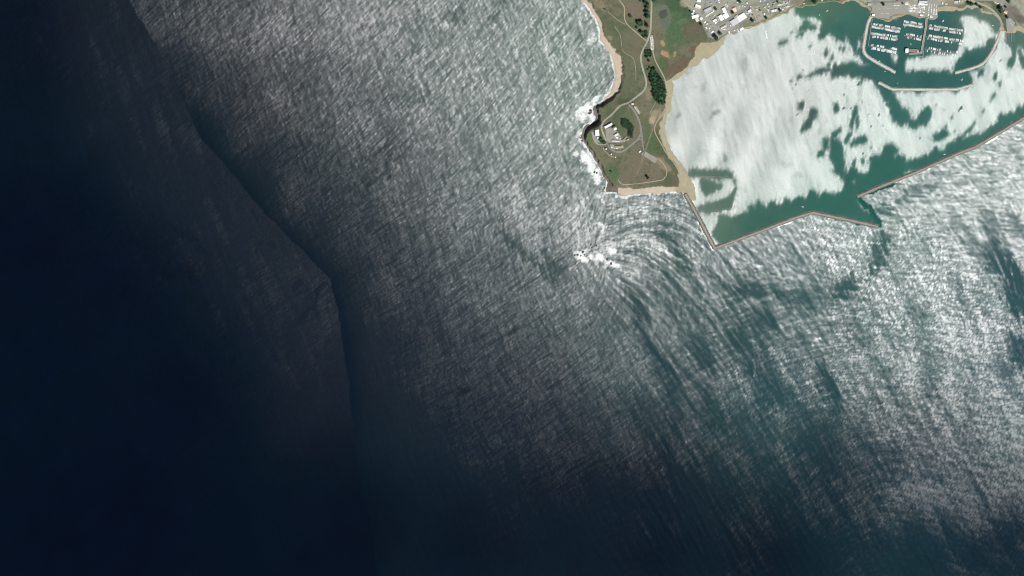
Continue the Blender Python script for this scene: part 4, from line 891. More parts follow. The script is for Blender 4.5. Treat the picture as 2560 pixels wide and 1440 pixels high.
for poly, where, ang in YARDS:
    xs = [p[0] for p in poly]; ys = [p[1] for p in poly]; got = []
    for _ in range(400):
        if len(got) >= (16 if 'trailer' in where else 8): break
        x, y = rnd.uniform(min(xs), max(xs)), rnd.uniform(min(ys), max(ys))
        if not inside(poly, np.array([x]), np.array([y]))[0] or any((x - a) ** 2 + (y - b6) ** 2 < 9 for a, b6 in got): continue
        got.append((x, y))
        an = R(ang + rnd.uniform(-6, 6) + (90 if rnd.random() < .4 else 0)); ca, sa = math.cos(an), math.sin(an)
        l, w = rnd.uniform(1.8, 3.8), rnd.uniform(1.3, 2.0); rc = rnd.choice(('pale', 'grey', 'brown', 'offwhite', 'dark', 'olive', 'green', 'beige', 'white'))
        B('yard_shed', 'small %s-roofed shed %s' % (dict(pale='pale grey', offwhite='off-white').get(rc, rc), where), [(x + ca * a * l - sa * b3 * w, y + sa * a * l + ca * b3 * w) for a, b3 in ((-.5, -.5), (.5, -.5), (.5, .5), (-.5, .5))], rnd.uniform(2.6, 4), rnd.choice(('gable', 'flat')), rc, None, rnd.choice(('cream', 'white', 'grey')), 'shed', 'small sheds ' + where)
# harbour front
B('harbour_office', 'small white harbour building at the root of the western inner breakwater', t3((485, 570), (580, 562), (590, 630), (495, 640)), 5, 'flat', 'white', None, 'white', 'office')
B('fish_market', 'white flat-roofed building on the quay west of the pier', t3((2390, 575), (2520, 590), (2535, 655), (2400, 640)), 5.5, 'flat', 'white', None, 'white', 'building', None, 2)
B('fish_market', 'white narrow building on the quay east of the pier', t4((400, 655), (500, 668), (505, 705), (405, 692)), 5, 'gable', 'white', None, 'white', 'building')
B('restaurant', 'long white-edged roof at the top of the harbour car park', t4((-60, 120), (300, 160), (300, 215), (-60, 180)), 6, 'flat', 'white', None, 'white', 'restaurant', None, 2)
B('restaurant', 'grey block with a bright eastern rim above the long white-edged roof', t4((-40, 40), (290, 20), (310, 140), (-40, 115)), 5.5, 'flat', 'pale', None, 'grey', 'restaurant', None, 3)
B('restaurant', 'pale round-cornered pavilion in trees north-west of the car park', t3((1800, 110), (1900, 100), (1950, 190), (1830, 200)), 5, 'gable', 'offwhite', None, 'cream', 'pavilion')
B('house', 'slim white house east of the harbour car park', t4((885, 110), (925, 95), (920, 165), (890, 175)), 5, 'gable', 'white', None, 'white', 'house')
B('house', 'cream low building beside the slim white house', t4((1000, 145), (1095, 130), (1100, 185), (1010, 180)), 5, 'gable', 'beige', None, 'cream', 'house')
B('house', 'white upright house on the grey lot above the lagoon', t4((1555, 30), (1590, 28), (1595, 75), (1560, 78)), 5, 'gable', 'white', None, 'white', 'house')
B('store', 'grey roof store on the lot west of the white upright house', t4((1370, 40), (1520, 30), (1520, 130), (1380, 130)), 4.5, 'flat', 'pale', None, 'grey', 'store')
B('house', 'reddish-brown roofed house with a pale rim between dark trees', t5((1715, 480), (1850, 420), (1940, 480), (1850, 560)), 5.5, 'gable', 'red', 'peach', 'tan', 'house')
B('shed', 'grey-blue shed on the bank west of the harbour car park', t3((300, 120), (470, 140), (460, 240), (300, 240)), 5, 'flat', 'grey', None, 'grey', 'shed', None, 2)
# tracking station on the headland
S_ = lambda *a, **k: B(*a, cat='building', **k)
S_('station_building', 'long bright white block beside the largest white radome', st((650, 430), (940, 280), (985, 345), (690, 510)), 8, 'flat', 'white', None, 'white')
S_('station_building', 'tall white block on the western cliff-side yard', st((285, 550), (430, 550), (465, 810), (290, 800)), 8, 'flat', 'offwhite', None, 'white', units=2)
S_('station_building', 'pinkish two-tone gabled building in the middle of the station yard', st((1045, 770), (1190, 690), (1250, 755), (1090, 845)), 7, 'gable', 'offwhite', 'beige', 'cream')
S_('station_building', 'small white cube next to the two-tone gabled building', st((1130, 840), (1200, 830), (1210, 895), (1140, 900)), 5, 'flat', 'white', None, 'white')
S_('station_building', 'small grey hut on the pad south-east of the two-tone gable', st((1275, 870), (1320, 865), (1325, 915), (1285, 920)), 4, 'flat', 'pale', None, 'grey')
S_('station_building', 'cream west half of the long low station block', st((975, 975), (1055, 975), (1055, 1040), (975, 1035)), 5.5, 'flat', 'beige', None, 'cream')
S_('station_building', 'pale grey east half of the long low station block', st((1062, 978), (1260, 985), (1260, 1055), (1062, 1045)), 5.5, 'flat', 'pale', None, 'grey', units=3)
S_('station_building', 'olive-roofed low building on the southern terrace', st((1060, 1200), (1340, 1195), (1345, 1240), (1062, 1248)), 4, 'flat', 'olive', None, 'tan')
S_('station_building', 'brownish shed near the station grove', st((1400, 950), (1530, 810), (1560, 840), (1450, 980)), 5, 'gable', 'olive', 'brown', 'tan')
S_('station_building', 'tiny white container hut on the southern terrace', st((1120, 1272), (1198, 1272), (1200, 1300), (1122, 1302)), 3, 'flat', 'white', None, 'white')
S_('station_building', 'tiny cream hut at the western end of the southern terrace', st((920, 1240), (960, 1225), (985, 1265), (945, 1280)), 3, 'gable', 'offwhite', None, 'cream')
S_('guard_hut', 'small tan gate hut at the headland road fork', z2((1140, 250), (1175, 240), (1185, 265), (1150, 275)), 3.2, 'gable', 'peach', None, 'tan')
S_('utility_hut', 'thin white trailer north-west of the lookout lot', z2((1262, 1025), (1290, 1000), (1300, 1012), (1272, 1036)), 3, 'flat', 'white', None, 'white')

# radomes and tanks
M_DOME = mat('radome_white', (.82, .82, .80), .55, .04, .3)
def dome(name, label, px, py, rpx, drum, cat='radome'):
    z0 = tzf(px, py) ; r = rpx * MPP
    c = P(px, py, z0 + drum + r * .5); c.z = z0
    t = thing(name, label, cat, c)
    V, F = [], []
    tube(V, F, (0, 0, -1.5), (0, 0, drum), r * .72, r * .72, 20)
    obj('base_drum', new_mesh('base_drum', V, F, M_WALLS['white']), t)
    bm = bmesh.new(); bmesh.ops.create_icosphere(bm, subdivisions=3, radius=r)
    bmesh.ops.bisect_plane(bm, geom=bm.verts[:] + bm.edges[:] + bm.faces[:], plane_co=(0, 0, -r * .7), plane_no=(0, 0, 1), clear_inner=True)
    bmesh.ops.translate(bm, verts=bm.verts, vec=(0, 0, drum + r * .68))
    me = bpy.data.meshes.new('shell'); bm.to_mesh(me); bm.free(); me.materials.append(M_DOME)
    obj('shell', me, t)
    V, F = [], []
    tube(V, F, (0, 0, drum - .3), (0, 0, drum + .1), r * .8, r * .8, 20)
    obj('ring_walkway', new_mesh('ring_walkway', V, F, M_UNIT), t)
    obj('door', box_mesh('door', M_DOOR, r * .68, r * .74, -.6, .6, 0, 2.1), t)
    return t
dome('radome', 'largest white spherical radome, by the end of the long white block', *st((1075, 495))[0], 4.6, 9)
dome('radome', 'white radome at the south end of the cliff-side white block', *st((382, 865))[0], 2.7, 3)
dome('radome', 'small white radome beside the station grove tip', *st((1595, 942))[0], 2.0, 4)
dome('radome', 'white radome on the cliff path, the one nearer the loop road bend', *st((722, 1310))[0], 2.3, 4)
dome('radome', 'white radome on the cliff path, in the middle of the row of three', *z2((818, 1058))[0], 2.2, 4)
dome('radome', 'smallest cream radome at the far end of the cliff path', *z2((886, 1103))[0], 1.8, 2)

# ------------------------------------------------------------------ trees
M_BARK = mat('bark', (.09, .07, .05), .9, .2, 1)
M_LEAF = [mat('cypress_leaf', (.026, .062, .030), .8, .4, .5), mat('pine_leaf', (.034, .070, .034), .8, .4, .5), mat('bush_leaf', (.045, .075, .03), .8, .4, .5)]
for m_ in M_LEAF[:2]:
    nt_ = m_.node_tree; oi = nt_.nodes.new('ShaderNodeObjectInfo'); mr_ = nt_.nodes.new('ShaderNodeMapRange')
    mr_.inputs[3].default_value = 0.9; mr_.inputs[4].default_value = 2.5
    nt_.links.new(oi.outputs['Random'], mr_.inputs[0])
    vs = nt_.nodes.new('ShaderNodeVectorMath'); vs.operation = 'SCALE'
    bs_ = nt_.nodes['Principled BSDF']; src_ = bs_.inputs['Base Color'].links[0].from_socket
    nt_.links.new(src_, vs.inputs[0]); nt_.links.new(mr_.outputs[0], vs.inputs['Scale']); nt_.links.new(vs.outputs[0], bs_.inputs['Base Color'])
def tree_proto(k, n, flat_, m):
    r = random.Random(100 + k)
    V, F = [], []
    tube(V, F, (0, 0, -1.2), (0, 0, 3.2), .42, .3, 7)
    for a in range(4):
        an = a * 1.57 + r.random(); tube(V, F, (0, 0, 2.2 + .4 * a), (1.9 * math.cos(an), 1.9 * math.sin(an), 4.4 + .5 * a), .18, .07, 5)
    trunk = new_mesh('trunk', V, F, M_BARK)
    V, F = [], []
    lobes = [(r.uniform(-2.1, 2.1), r.uniform(-2.1, 2.1), 4.2 + r.uniform(-.6, 3.2) * flat_, r.uniform(1.5, 2.5)) for _ in range(8)] + [(0, 0, 4.6, 2.7), (0, 0, 6.6 * (.6 + .4 * flat_), 1.9)]
    for _ in range(n):
        lx, ly, lz, lr = r.choice(lobes)
        th, cz = r.uniform(0, 6.283), r.uniform(-.5, 1); sr = math.sqrt(max(0, 1 - cz * cz)); q = lr * r.uniform(.78, 1.05)
        c = Vector((lx + q * sr * math.cos(th), ly + q * sr * math.sin(th), lz + q * cz * .8))
        nrm_ = Vector((sr * math.cos(th), sr * math.sin(th), cz)) + Vector((r.gauss(0, .45), r.gauss(0, .45), r.gauss(0, .45)))
        nrm_.normalize(); a = nrm_.orthogonal().normalized(); b2 = nrm_.cross(a); s = r.uniform(.38, .75)
        b0 = len(V)
        V += [tuple(c + a * s), tuple(c + b2 * s * .8), tuple(c - a * s), tuple(c - b2 * s * .8)]
        F.append((b0, b0 + 1, b0 + 2, b0 + 3))
    return trunk, new_mesh('crown', V, F, m)
PROTO = [tree_proto(0, 420, 1.0, M_LEAF[0]), tree_proto(1, 420, .8, M_LEAF[0]), tree_proto(2, 380, 1.1, M_LEAF[1]), tree_proto(3, 380, .7, M_LEAF[1])]
def tree(px, py, rpx, label, group, name='cypress_tree'):
    k = rnd.randrange(4)
    z0 = tzf(px, py); sc = rpx * MPP / 3.9
    c = P(px, py, z0 + 4.5 * sc); c.z = z0
    t = thing(name, label, 'tree', c, rnd.uniform(0, 6.28), group)
    t.scale = (sc * rnd.uniform(.9, 1.1), sc * rnd.uniform(.9, 1.1), sc * rnd.uniform(.85, 1.25))
    obj('trunk', PROTO[k][0], t); obj('crown', PROTO[k][1], t)
def grove(poly, spacing, rr, label, group):
    xs = [p[0] for p in poly]; ys = [p[1] for p in poly]; got = []
    for _ in range(4000):
        x, y = rnd.uniform(min(xs), max(xs)), rnd.uniform(min(ys), max(ys))
        if not inside(poly, np.array([x]), np.array([y]))[0]: continue
        if all((x - a) ** 2 + (y - b4) ** 2 > spacing ** 2 for a, b4 in got):
            got.append((x, y)); tree(x, y, rnd.uniform(*rr), label, group)
for x, y, r_, lab in [(1120, 260, 4.6, 'lone round tree in the bare tan field by the west trail'), (2490, 592, 7.5, 'large round dark pine behind the town beach'), (720, 150, 2.6, 'small dark tree at the start of the dune trail'), (1360, 345, 2.3, 'small tree just off the access road above the trail fork')]:
    tree(*z1((x, y))[0], r_, lab, None)
for x, y, r_ in [(1395, 130, 5.2), (1372, 190, 4.2), (1412, 195, 4), (1410, 250, 5.6), (1385, 265, 4), (1400, 60, 3.4), (1355, 30, 4), (1500, 12, 4), (1280, 8, 3.6)]:
    tree(*z1((x, y))[0], r_ * 1.2, 'dark cypress in the line west of the access road', 'roadside cypress line')
for x, y, r_ in [(1250, 360, 5), (1290, 350, 5.2), (1270, 395, 5), (1310, 385, 4.4), (1230, 440, 3.6), (1390, 405, 4.4), (1300, 510, 4.6), (1335, 530, 4.6), (1385, 525, 4.6), (1340, 575, 4.2), (1385, 570, 4)]:
    tree(*z1((x, y))[0], r_ * 1.15, 'cypress in the clump beside the trail fork', 'trail fork cypress clump')
grove(z1((1350, 820), (1440, 800), (1470, 880), (1400, 910), (1380, 920)), 4.5, (3.0, 4.2), 'cypress in the small stand between road and footpath', 'small stand between road and path')
for x, y, r_ in [(1420, 970, 3.4), (1435, 1085, 3), (1405, 1115, 2.6)]:
    tree(*z1((x, y))[0], r_, 'scattered cypress north of the dense harbour grove', 'scattered cypresses north of the grove')
grove(z1((1480, 1100), (1530, 1110), (1560, 1180), (1620, 1280), (1670, 1360), (1690, 1440)) + z2((1690, 90), (1680, 180), (1690, 240), (1590, 255), (1550, 210), (1500, 130), (1470, 60), (1510, 30), (1490, 0)) + z1((1480, 1330), (1410, 1250), (1450, 1180)), 4.6, (3.2, 5.0), 'dark cypress in the dense grove above the harbour beach', 'dense grove above the harbour beach')
grove(st((1340, 110), (1580, 110), (1700, 280), (1850, 440), (1790, 600), (1780, 850), (1680, 900), (1620, 780), (1600, 620), (1530, 480), (1400, 460), (1330, 330)), 3.2, (2.0, 3.2), 'cypress in the grove inside the station loop road', 'grove inside the station loop')
grove(st((430, 880), (520, 850), (620, 980), (700, 1060), (620, 1120), (540, 1080), (440, 960)), 3.0, (1.9, 3.0), 'cypress beside the cliff-side white block', 'trees beside the cliff-side block')
tree(*z3((1400, 145))[0], 5, 'single dark tree in the brown southern field', None)
tree(*z3((810, 55))[0], 2.6, 'small bush-like tree near the south-western cliff', None)
for x, y, r_, lab in [(*t1((1420, 350))[0], 3.6, 'dark tree at the corner of the grey hangar'), (*t1((410, 460))[0], 3, 'dark tree behind the tiny white hut on the marsh'), (*t1((860, 980))[0], 4.2, 'bushy tree on the marsh side of the diagonal street'), (*t1((1600, 1340))[0], 4.6, 'broad green tree at the end of the diagonal street'), (*t2((500, 510))[0], 4.2, 'round dark tree beside the peach workshop'), (*t2((780, 50))[0], 5, 'green garden tree north of the peach workshop'), (*t2((1290, 800))[0], 5, 'large dark round tree east of the biggest white roof'), (*t2((1600, 400))[0], 2.4, 'small tree in the first beach lot'), (*t2((1830, 690))[0], 4.4, 'dark green tree above the beach below the lots'), (*t2((2400, 420))[0], 4, 'dark tree at the trailer rows beach corner'), (*t2((2310, 90))[0], 3.2, 'tree on the main street by the trailer rows'), (*z5((620, 40))[0], 5.4, 'broad green tree on the bluff above the cove'), (*t3((930, 170))[0], 4.2, 'dark round tree at the edge of the harbour car park'), (*t3((1490, 20))[0], 2.4, 'small tree north of the harbour car park'), (*t3((1710, 130))[0], 2.6, 'small dark tree beside the pale pavilion'), (*t5((1620, 330))[0], 7.6, 'biggest dark tree beside the red-brown house'), (*t5((1640, 470))[0], 4.4, 'dark tree just below the biggest one by the red-brown house'), (*t5((1820, 270))[0], 3.6, 'small dark tree north of the red-brown house'), (*t5((1880, 690))[0], 4.6, 'dark tree by the boat ramp lot'), (*t5((1950, 60))[0], 5, 'dark tree by the highway'), (*t5((360, 120))[0], 5, 'green willow thicket tree on the lagoon, western'), (*t5((460, 160))[0], 4.6, 'green willow thicket tree on the lagoon, middle'), (*t5((670, 180))[0], 4.2, 'green willow thicket tree on the lagoon, eastern'), (*t5((820, 300))[0], 4, 'dark willow where the lagoon bank turns')]:
    tree(x, y, r_, lab, None, 'broadleaf_tree')

# low scrub over the headland: nobody could count it
V, F = [], []
rs = np.random.default_rng(5)
cand = np.column_stack([rs.uniform(1440, 1770, 26000), rs.uniform(-100, 480, 26000)])
s2 = bil(sd2, (cand[:, 0] - tx[0]) / TS, (cand[:, 1] - ty[0]) / TS)
dens = fbm(cand[:, 0], cand[:, 1], 30, 2101, 4)
cand = cand[(s2 > 3) & (dens + rs.normal(0, .5, len(dens)) > .75) & ~((cand[:, 0] > 1715) & (cand[:, 1] < 70))][:5200]
zc = tz(cand[:, 0], cand[:, 1])
for (x, y), z in zip(cand, zc):
    c = P(x, y, float(z)); r_ = rnd.uniform(.7, 2.3); h_ = r_ * rnd.uniform(.5, .9)
    b0 = len(V); n = 5; o0 = rnd.uniform(0, 6)
    for k in range(n):
        q = r_ * rnd.uniform(.8, 1.2); V.append((c.x + q * math.cos(o0 + k * 1.2566), c.y + q * math.sin(o0 + k * 1.2566), c.z - .4))
    for k in range(n):
        q = r_ * rnd.uniform(.5, .75); V.append((c.x + q * math.cos(o0 + .5 + k * 1.2566), c.y + q * math.sin(o0 + .5 + k * 1.2566), c.z + h_ * .7))
    V.append((c.x, c.y, c.z + h_))
    for k in range(n):
        F.append((b0 + k, b0 + (k + 1) % n, b0 + n + (k + 1) % n, b0 + n + k)); F.append((b0 + n + k, b0 + n + (k + 1) % n, b0 + 2 * n))
so_ = obj('scrub', new_mesh('scrub', V, F, M_LEAF[2]))
tag(so_, 'low dark coastal scrub scattered over the headland grass', 'scrub', kind='stuff')

# ------------------------------------------------------------------ breakwaters
M_ROCK = [mat('breakwater_rock', tuple(alb(140, 136, 128)), .95, .35, .25), mat('pale_breakwater_rock', tuple(alb(206, 200, 188)), .95, .25, .25)]
M_STONE = [mat('armour_stone', tuple(alb(158, 154, 145)), .95, .45, .2), mat('pale_armour_stone', tuple(alb(224, 218, 206)), .95, .2, .2)]
M_CREST = [mat('rubble_crest', tuple(alb(172, 167, 155)), .95, .25, .3), mat('pale_crest', tuple(alb(232, 228, 218)), .9, .12, .3)]
M_DARKROCK = mat('wet_rock', tuple(alb(92, 86, 78)), .8, .3, .3)
def breakwater(label, pts, wpx, h, kind, dens=1.0, crest=True):
    p2 = resample(pts, 1.6)
    W = wpx * MPP
    base = P(pts[0][0], pts[0][1], 0)
    t = thing('breakwater', label, 'breakwater', base)
    pos = [P(a.x, a.y, 0) - base for a in p2]
    prof = [(-.52, -3.0), (-.46, -.4), (-.33, h * .55), (-.2, h), (.2, h), (.33, h * .55), (.46, -.4), (.52, -3.0)]
    V, F = [], []; CV, CF = [], []
    dirs = []
    for i, a in enumerate(pos):
        d = pos[min(i + 1, len(pos) - 1)] - pos[max(i - 1, 0)]; d.z = 0; d.normalize(); dirs.append(d)
        n = Vector((-d.y, d.x, 0)); wv = 1 + .12 * math.sin(i * .31) + rnd.uniform(-.07, .07)
        for u, z in prof:
            V.append(tuple(a + n * (u * W * wv + rnd.uniform(-.5, .5)) + Vector((0, 0, z + rnd.uniform(-.5, .4)))))
        for u in (-.18, .18):
            CV.append(tuple(a + n * (u * W * wv + rnd.uniform(-.3, .3)) + Vector((0, 0, h + .45))))
    m_ = len(prof)
    for i in range(len(pos) - 1):
        for k in range(m_ - 1):
            F.append((i * m_ + k, (i + 1) * m_ + k, (i + 1) * m_ + k + 1, i * m_ + k + 1))
        CF.append((i * 2, i * 2 + 2, i * 2 + 3, i * 2 + 1))
    F.append(tuple(range(m_))); F.append(tuple(reversed(range((len(pos) - 1) * m_, len(pos) * m_))))
    me = new_mesh('rock_core', V, F, M_ROCK[kind])
    me.materials.append(M_DARKROCK)
    me.polygons.foreach_set('material_index', [1 if (i < len(F) - 2 and i % 7 in (0, 1, 5, 6) and (i % 7 in (0, 6) or (i // 7 * 7919) % 3 == 0)) else 0 for i in range(len(F))])
    bm = bmesh.new(); bm.from_mesh(me); bmesh.ops.recalc_face_normals(bm, faces=bm.faces); bm.to_mesh(me); bm.free()
    obj('rock_core', me, t)
    if crest:
        me = new_mesh('crest_walk', CV, CF, M_CREST[kind])
        bm = bmesh.new(); bm.from_mesh(me)
        bm.normal_update()
        for f in bm.faces:
            if f.normal.z < 0: f.normal_flip()
        bm.to_mesh(me); bm.free()
        obj('crest_walk', me, t)
    # armour stones
    V, F = [], []
    L = sum((b5 - a).length for a, b5 in zip(pos[:-1], pos[1:]))
    for _ in range(int(L * W / 9.5 * dens)):
        i = rnd.randrange(len(pos)); u = rnd.choice((-1, 1)) * rnd.uniform(.14, .5)
        d = dirs[i]; n = Vector((-d.y, d.x, 0))
        z = h * max(0, 1 - (abs(u) - .15) / .3) - .1
        c = pos[i] + n * (u * W) + d * rnd.uniform(-2, 2) + Vector((0, 0, z))
        rot = Matrix.Rotation(rnd.uniform(0, 6.28), 3, Vector((rnd.gauss(0, 1), rnd.gauss(0, 1), rnd.gauss(0, 1))).normalized())
        sx, sy, sz = rnd.uniform(.9, 2.3), rnd.uniform(.8, 1.8), rnd.uniform(.7, 1.5)
        b0 = len(V)
        for q in ((-1, -1, -1), (1, -1, -1), (1, 1, -1), (-1, 1, -1), (-1, -1, 1), (1, -1, 1), (1, 1, 1), (-1, 1, 1)):
            V.append(tuple(c + rot @ Vector((q[0] * sx * rnd.uniform(.7, 1), q[1] * sy * rnd.uniform(.7, 1), q[2] * sz * rnd.uniform(.7, 1)))))
        F += [(b0, b0 + 3, b0 + 2, b0 + 1), (b0 + 4, b0 + 5, b0 + 6, b0 + 7), (b0, b0 + 1, b0 + 5, b0 + 4), (b0 + 1, b0 + 2, b0 + 6, b0 + 5), (b0 + 2, b0 + 3, b0 + 7, b0 + 6), (b0 + 3, b0, b0 + 4, b0 + 7)]
    s_ = obj('armour_stones', new_mesh('armour_stones', V, F, M_STONE[kind]), t)
    s_['kind'] = 'stuff'
    return t
breakwater('angular grey rock breakwater bent twice, running from the headland beach out to the harbour mouth', sp((1713, 484), (1722, 500), (1752, 555), (1786, 620), (1905, 576), (1990, 543), (2030, 531), (2115, 548), (2195, 566)), 12.6, 4.4, 0)
breakwater('long curved grey rock breakwater on the eastern side of the harbour mouth', sp((2143, 491), (2200, 466), (2300, 426), (2400, 381), (2440, 366), (2480, 342), (2520, 318), (2570, 288), (2660, 232)), 12.2, 4.4, 0)
breakwater('pale breakwater curving round the west side of the marina', smooth_path(sp((2177, 42), (2170, 56), (2165, 78), (2160, 108), (2158, 124), (2164, 138), (2180, 149), (2238, 181)), 1), 9, 3.0, 1)
breakwater('pale breakwater curving round the east side of the marina', smooth_path(sp((2503, 76), (2494, 100), (2480, 130), (2462, 156), (2440, 168), (2388, 182)), 1), 8.4, 3.0, 1)
breakwater('detached pale breakwater guarding the marina entrance', sp((2196, 206), (2230, 223), (2330, 224), (2392, 223), (2432, 212)), 8, 2.8, 1)
breakwater('low submerged rock wall, upper side of the old pen by the headland beach', h1((105, 192), (450, 205), (655, 226)), 3.2, .8, 0, .6, False)
breakwater('low submerged rock wall, seaward side of the old pen by the headland beach', h1((250, 640), (450, 634), (600, 600), (650, 490)), 2.4, .5, 0, .5, False)

# sea rocks: reef and cliff foot
def rock(px, py, r_, label, group):
    c = P(px, py, 0)
    bm = bmesh.new(); bmesh.ops.create_icosphere(bm, subdivisions=2, radius=1)
    for v in bm.verts:
        k = 1 + rnd.uniform(-.25, .25)
        v.co = Vector((v.co.x * k * r_, v.co.y * k * r_ * .8, v.co.z * k * r_ * .45))
    me = bpy.data.meshes.new('sea_rock'); bm.to_mesh(me); bm.free(); me.materials.append(M_DARKROCK)
    o = obj('sea_rock', me); o.location = (c.x, c.y, 0); o.rotation_euler = (0, 0, rnd.uniform(0, 6.28))
    tag(o, label, 'rock', group)
for x, y in [(1437, 638), (1444, 637), (1452, 639), (1457, 630), (1461, 637), (1477, 612), (1480, 618), (1475, 630), (1491, 614), (1518, 648), (1528, 659), (1466, 640)]:
    rock(x, y, rnd.uniform(3, 7), 'dark rock awash in the foam of the offshore reef', 'reef rocks')
for x, y in [(1476, 276), (1474, 283), (1478, 280), (1492, 432), (1486, 430), (1452, 345), (1455, 352), (1508, 474), (1511, 470)]:
    rock(x, y, rnd.uniform(4, 8), 'dark rock at the foot of the headland cliff', 'cliff foot rocks')

# ------------------------------------------------------------------ docks, pier
M_DOCK = mat('dock_planks', tuple(alb(168, 158, 150)), .85, .12, .8)
M_PILE = mat('timber_pile', (.10, .08, .06), .9, .2, 1)
M_PIER = mat('pier_concrete', tuple(alb(166, 160, 148)), .9, .1, .3)
def seg_box(name, a, b5, w, z0, z1_, m, parent):
    """box along a-b in the parent's frame (parent unrotated)"""
    d = b5 - a; d.z = 0; L = d.length; d.normalize(); n = Vector((-d.y, d.x, 0)) * (w / 2)
    V = [tuple(q + Vector((0, 0, z))) for z in (z0, z1_) for q in (a - n, b5 - n, b5 + n, a + n)]
    F = [(0, 3, 2, 1), (4, 5, 6, 7), (0, 1, 5, 4), (1, 2, 6, 5), (2, 3, 7, 6), (3, 0, 4, 7)]
    return obj(name, new_mesh(name, V, F, m), parent)
def pile(p, h, r_, parent, name='pile'):
    V, F = [], []; tube(V, F, p + Vector((0, 0, -4)), p + Vector((0, 0, h)), r_, r_, 6)
    return obj(name, new_mesh(name, V, F, M_PILE), parent)

M_HULL = [mat('hull_white', (.78, .78, .76), .35, .05, 1), mat('hull_blue', (.06, .10, .22), .3, .1, 1), mat('hull_cream', (.6, .56, .48), .4, .08, 1)]
M_DECK = mat('boat_deck', (.62, .60, .55), .6, .1, 1)
M_CAB = mat('cabin_white', (.8, .8, .8), .4, .05, 1)
M_CANVAS = mat('boat_canvas', (.10, .14, .25), .8, .1, 1)
M_MAST = mat('mast_alloy', (.7, .7, .7), .4, .05, 1, .5)
def hull_mesh(L, Wd, fb, m, stern=.85):
    st_ = [(-.5, stern), (-.25, 1), (.1, .98), (.3, .72), (.43, .36), (.5, .03)]
    V, F = [], []
    for x, w in st_:
        hw = w * Wd / 2; rise = fb * (1 + .35 * max(0, x))
        V += [(x * L, -hw, rise), (x * L, -hw * .75, -.35), (x * L, hw * .75, -.35), (x * L, hw, rise)]
    for i in range(len(st_) - 1):
        for k in range(3):
            F.append((i * 4 + k, (i + 1) * 4 + k, (i + 1) * 4 + k + 1, i * 4 + k + 1))
        F.append((i * 4 + 3, (i + 1) * 4 + 3, (i + 1) * 4, i * 4))
    F.append((0, 1, 2, 3)); n = (len(st_) - 1) * 4; F.append((n + 3, n + 2, n + 1, n))
    me = new_mesh('hull', V, F, m)
    bm = bmesh.new(); bm.from_mesh(me); bmesh.ops.recalc_face_normals(bm, faces=bm.faces); bm.to_mesh(me); bm.free()
    return me
def cabin_mesh(x0, x1, w, z0, h, m, name='cabin'):
    t_ = .8
    V = [(x0, -w / 2, z0), (x1, -w / 2 * .85, z0), (x1, w / 2 * .85, z0), (x0, w / 2, z0), (x0 + .1, -w / 2 * t_, z0 + h), (x1 - h * .5, -w / 2 * t_ * .85, z0 + h), (x1 - h * .5, w / 2 * t_ * .85, z0 + h), (x0 + .1, w / 2 * t_, z0 + h)]
    return new_mesh(name, V, [(0, 3, 2, 1), (4, 5, 6, 7), (0, 1, 5, 4), (1, 2, 6, 5), (2, 3, 7, 6), (3, 0, 4, 7)], m)
BP = []
def boat_proto(kind):
    t = bpy.data.objects.new('proto', None)
    parts = []
    if kind == 'sailboat':
        parts += [('hull', hull_mesh(11.5, 3.5, 1.1, M_HULL[0])), ('cabin', cabin_mesh(-1.5, 3.2, 2.1, 1.1, .6, M_CAB)), ('cockpit', box_mesh('cockpit', M_DECK, -4.8, -1.7, -1.0, 1.0, .9, 1.32))]
        V, F = [], []; tube(V, F, (.8, 0, 1), (.8, 0, 14), .09, .05, 5); parts.append(('mast', new_mesh('mast', V, F, M_MAST)))
        V, F = [], []; tube(V, F, (.7, 0, 2.6), (-4.2, 0, 2.5), .2, .16, 6); parts.append(('boom', new_mesh('boom', V, F, M_CANVAS)))
    elif kind == 'motorboat':
        parts += [('hull', hull_mesh(11, 3.9, 1.3, M_HULL[0])), ('cabin', cabin_mesh(-2.8, 2.8, 2.9, 1.3, 1.3, M_CAB)), ('windscreen', box_mesh('windscreen', M_GLASS, 1.4, 2.2, -1.1, 1.1, 1.6, 2.3)), ('flybridge', cabin_mesh(-2.2, .6, 2.2, 2.6, .8, M_HULL[0], 'flybridge')), ('aft_deck', box_mesh('aft_deck', M_DECK, -5.0, -2.9, -1.5, 1.5, 1.0, 1.36))]
    elif kind == 'trawler':
        parts += [('hull', hull_mesh(15, 4.8, 1.7, M_HULL[1], .9)), ('wheelhouse', cabin_mesh(.4, 4.4, 3.2, 1.7, 2.4, M_CAB, 'wheelhouse')), ('aft_deck', box_mesh('aft_deck', M_DECK, -6.8, .2, -1.9, 1.9, 1.4, 1.78)), ('hatch', box_mesh('hatch', M_CAB, -4.2, -2.4, -.8, .8, 1.78, 2.2))]
        V, F = [], []; tube(V, F, (0, 0, 1.6), (0, 0, 10), .14, .09, 6); parts.append(('mast', new_mesh('mast', V, F, M_MAST)))
        for s in (-1, 1):
            V, F = [], []; tube(V, F, (0, s * 1.4, 2), (-.6, s * 2.6, 11), .08, .05, 5); parts.append(('outrigger', new_mesh('outrigger', V, F, M_MAST)))
    else:
        parts += [('hull', hull_mesh(8, 2.8, .9, M_HULL[2])), ('cabin', cabin_mesh(-.6, 2.2, 1.9, .9, .9, M_CAB)), ('aft_deck', box_mesh('aft_deck', M_DECK, -3.6, -.8, -1.0, 1.0, .6, .95)), ('outboard', box_mesh('outboard', M_PILE, -4.5, -3.9, -.25, .25, .1, 1.2))]
    return parts
BOATS = {k: boat_proto(k) for k in ('sailboat', 'motorboat', 'trawler', 'skiff')}
DESC = {'sailboat': 'white sailing yacht', 'motorboat': 'white cabin cruiser', 'trawler': 'blue-hulled fishing boat', 'skiff': 'small cream open boat'}
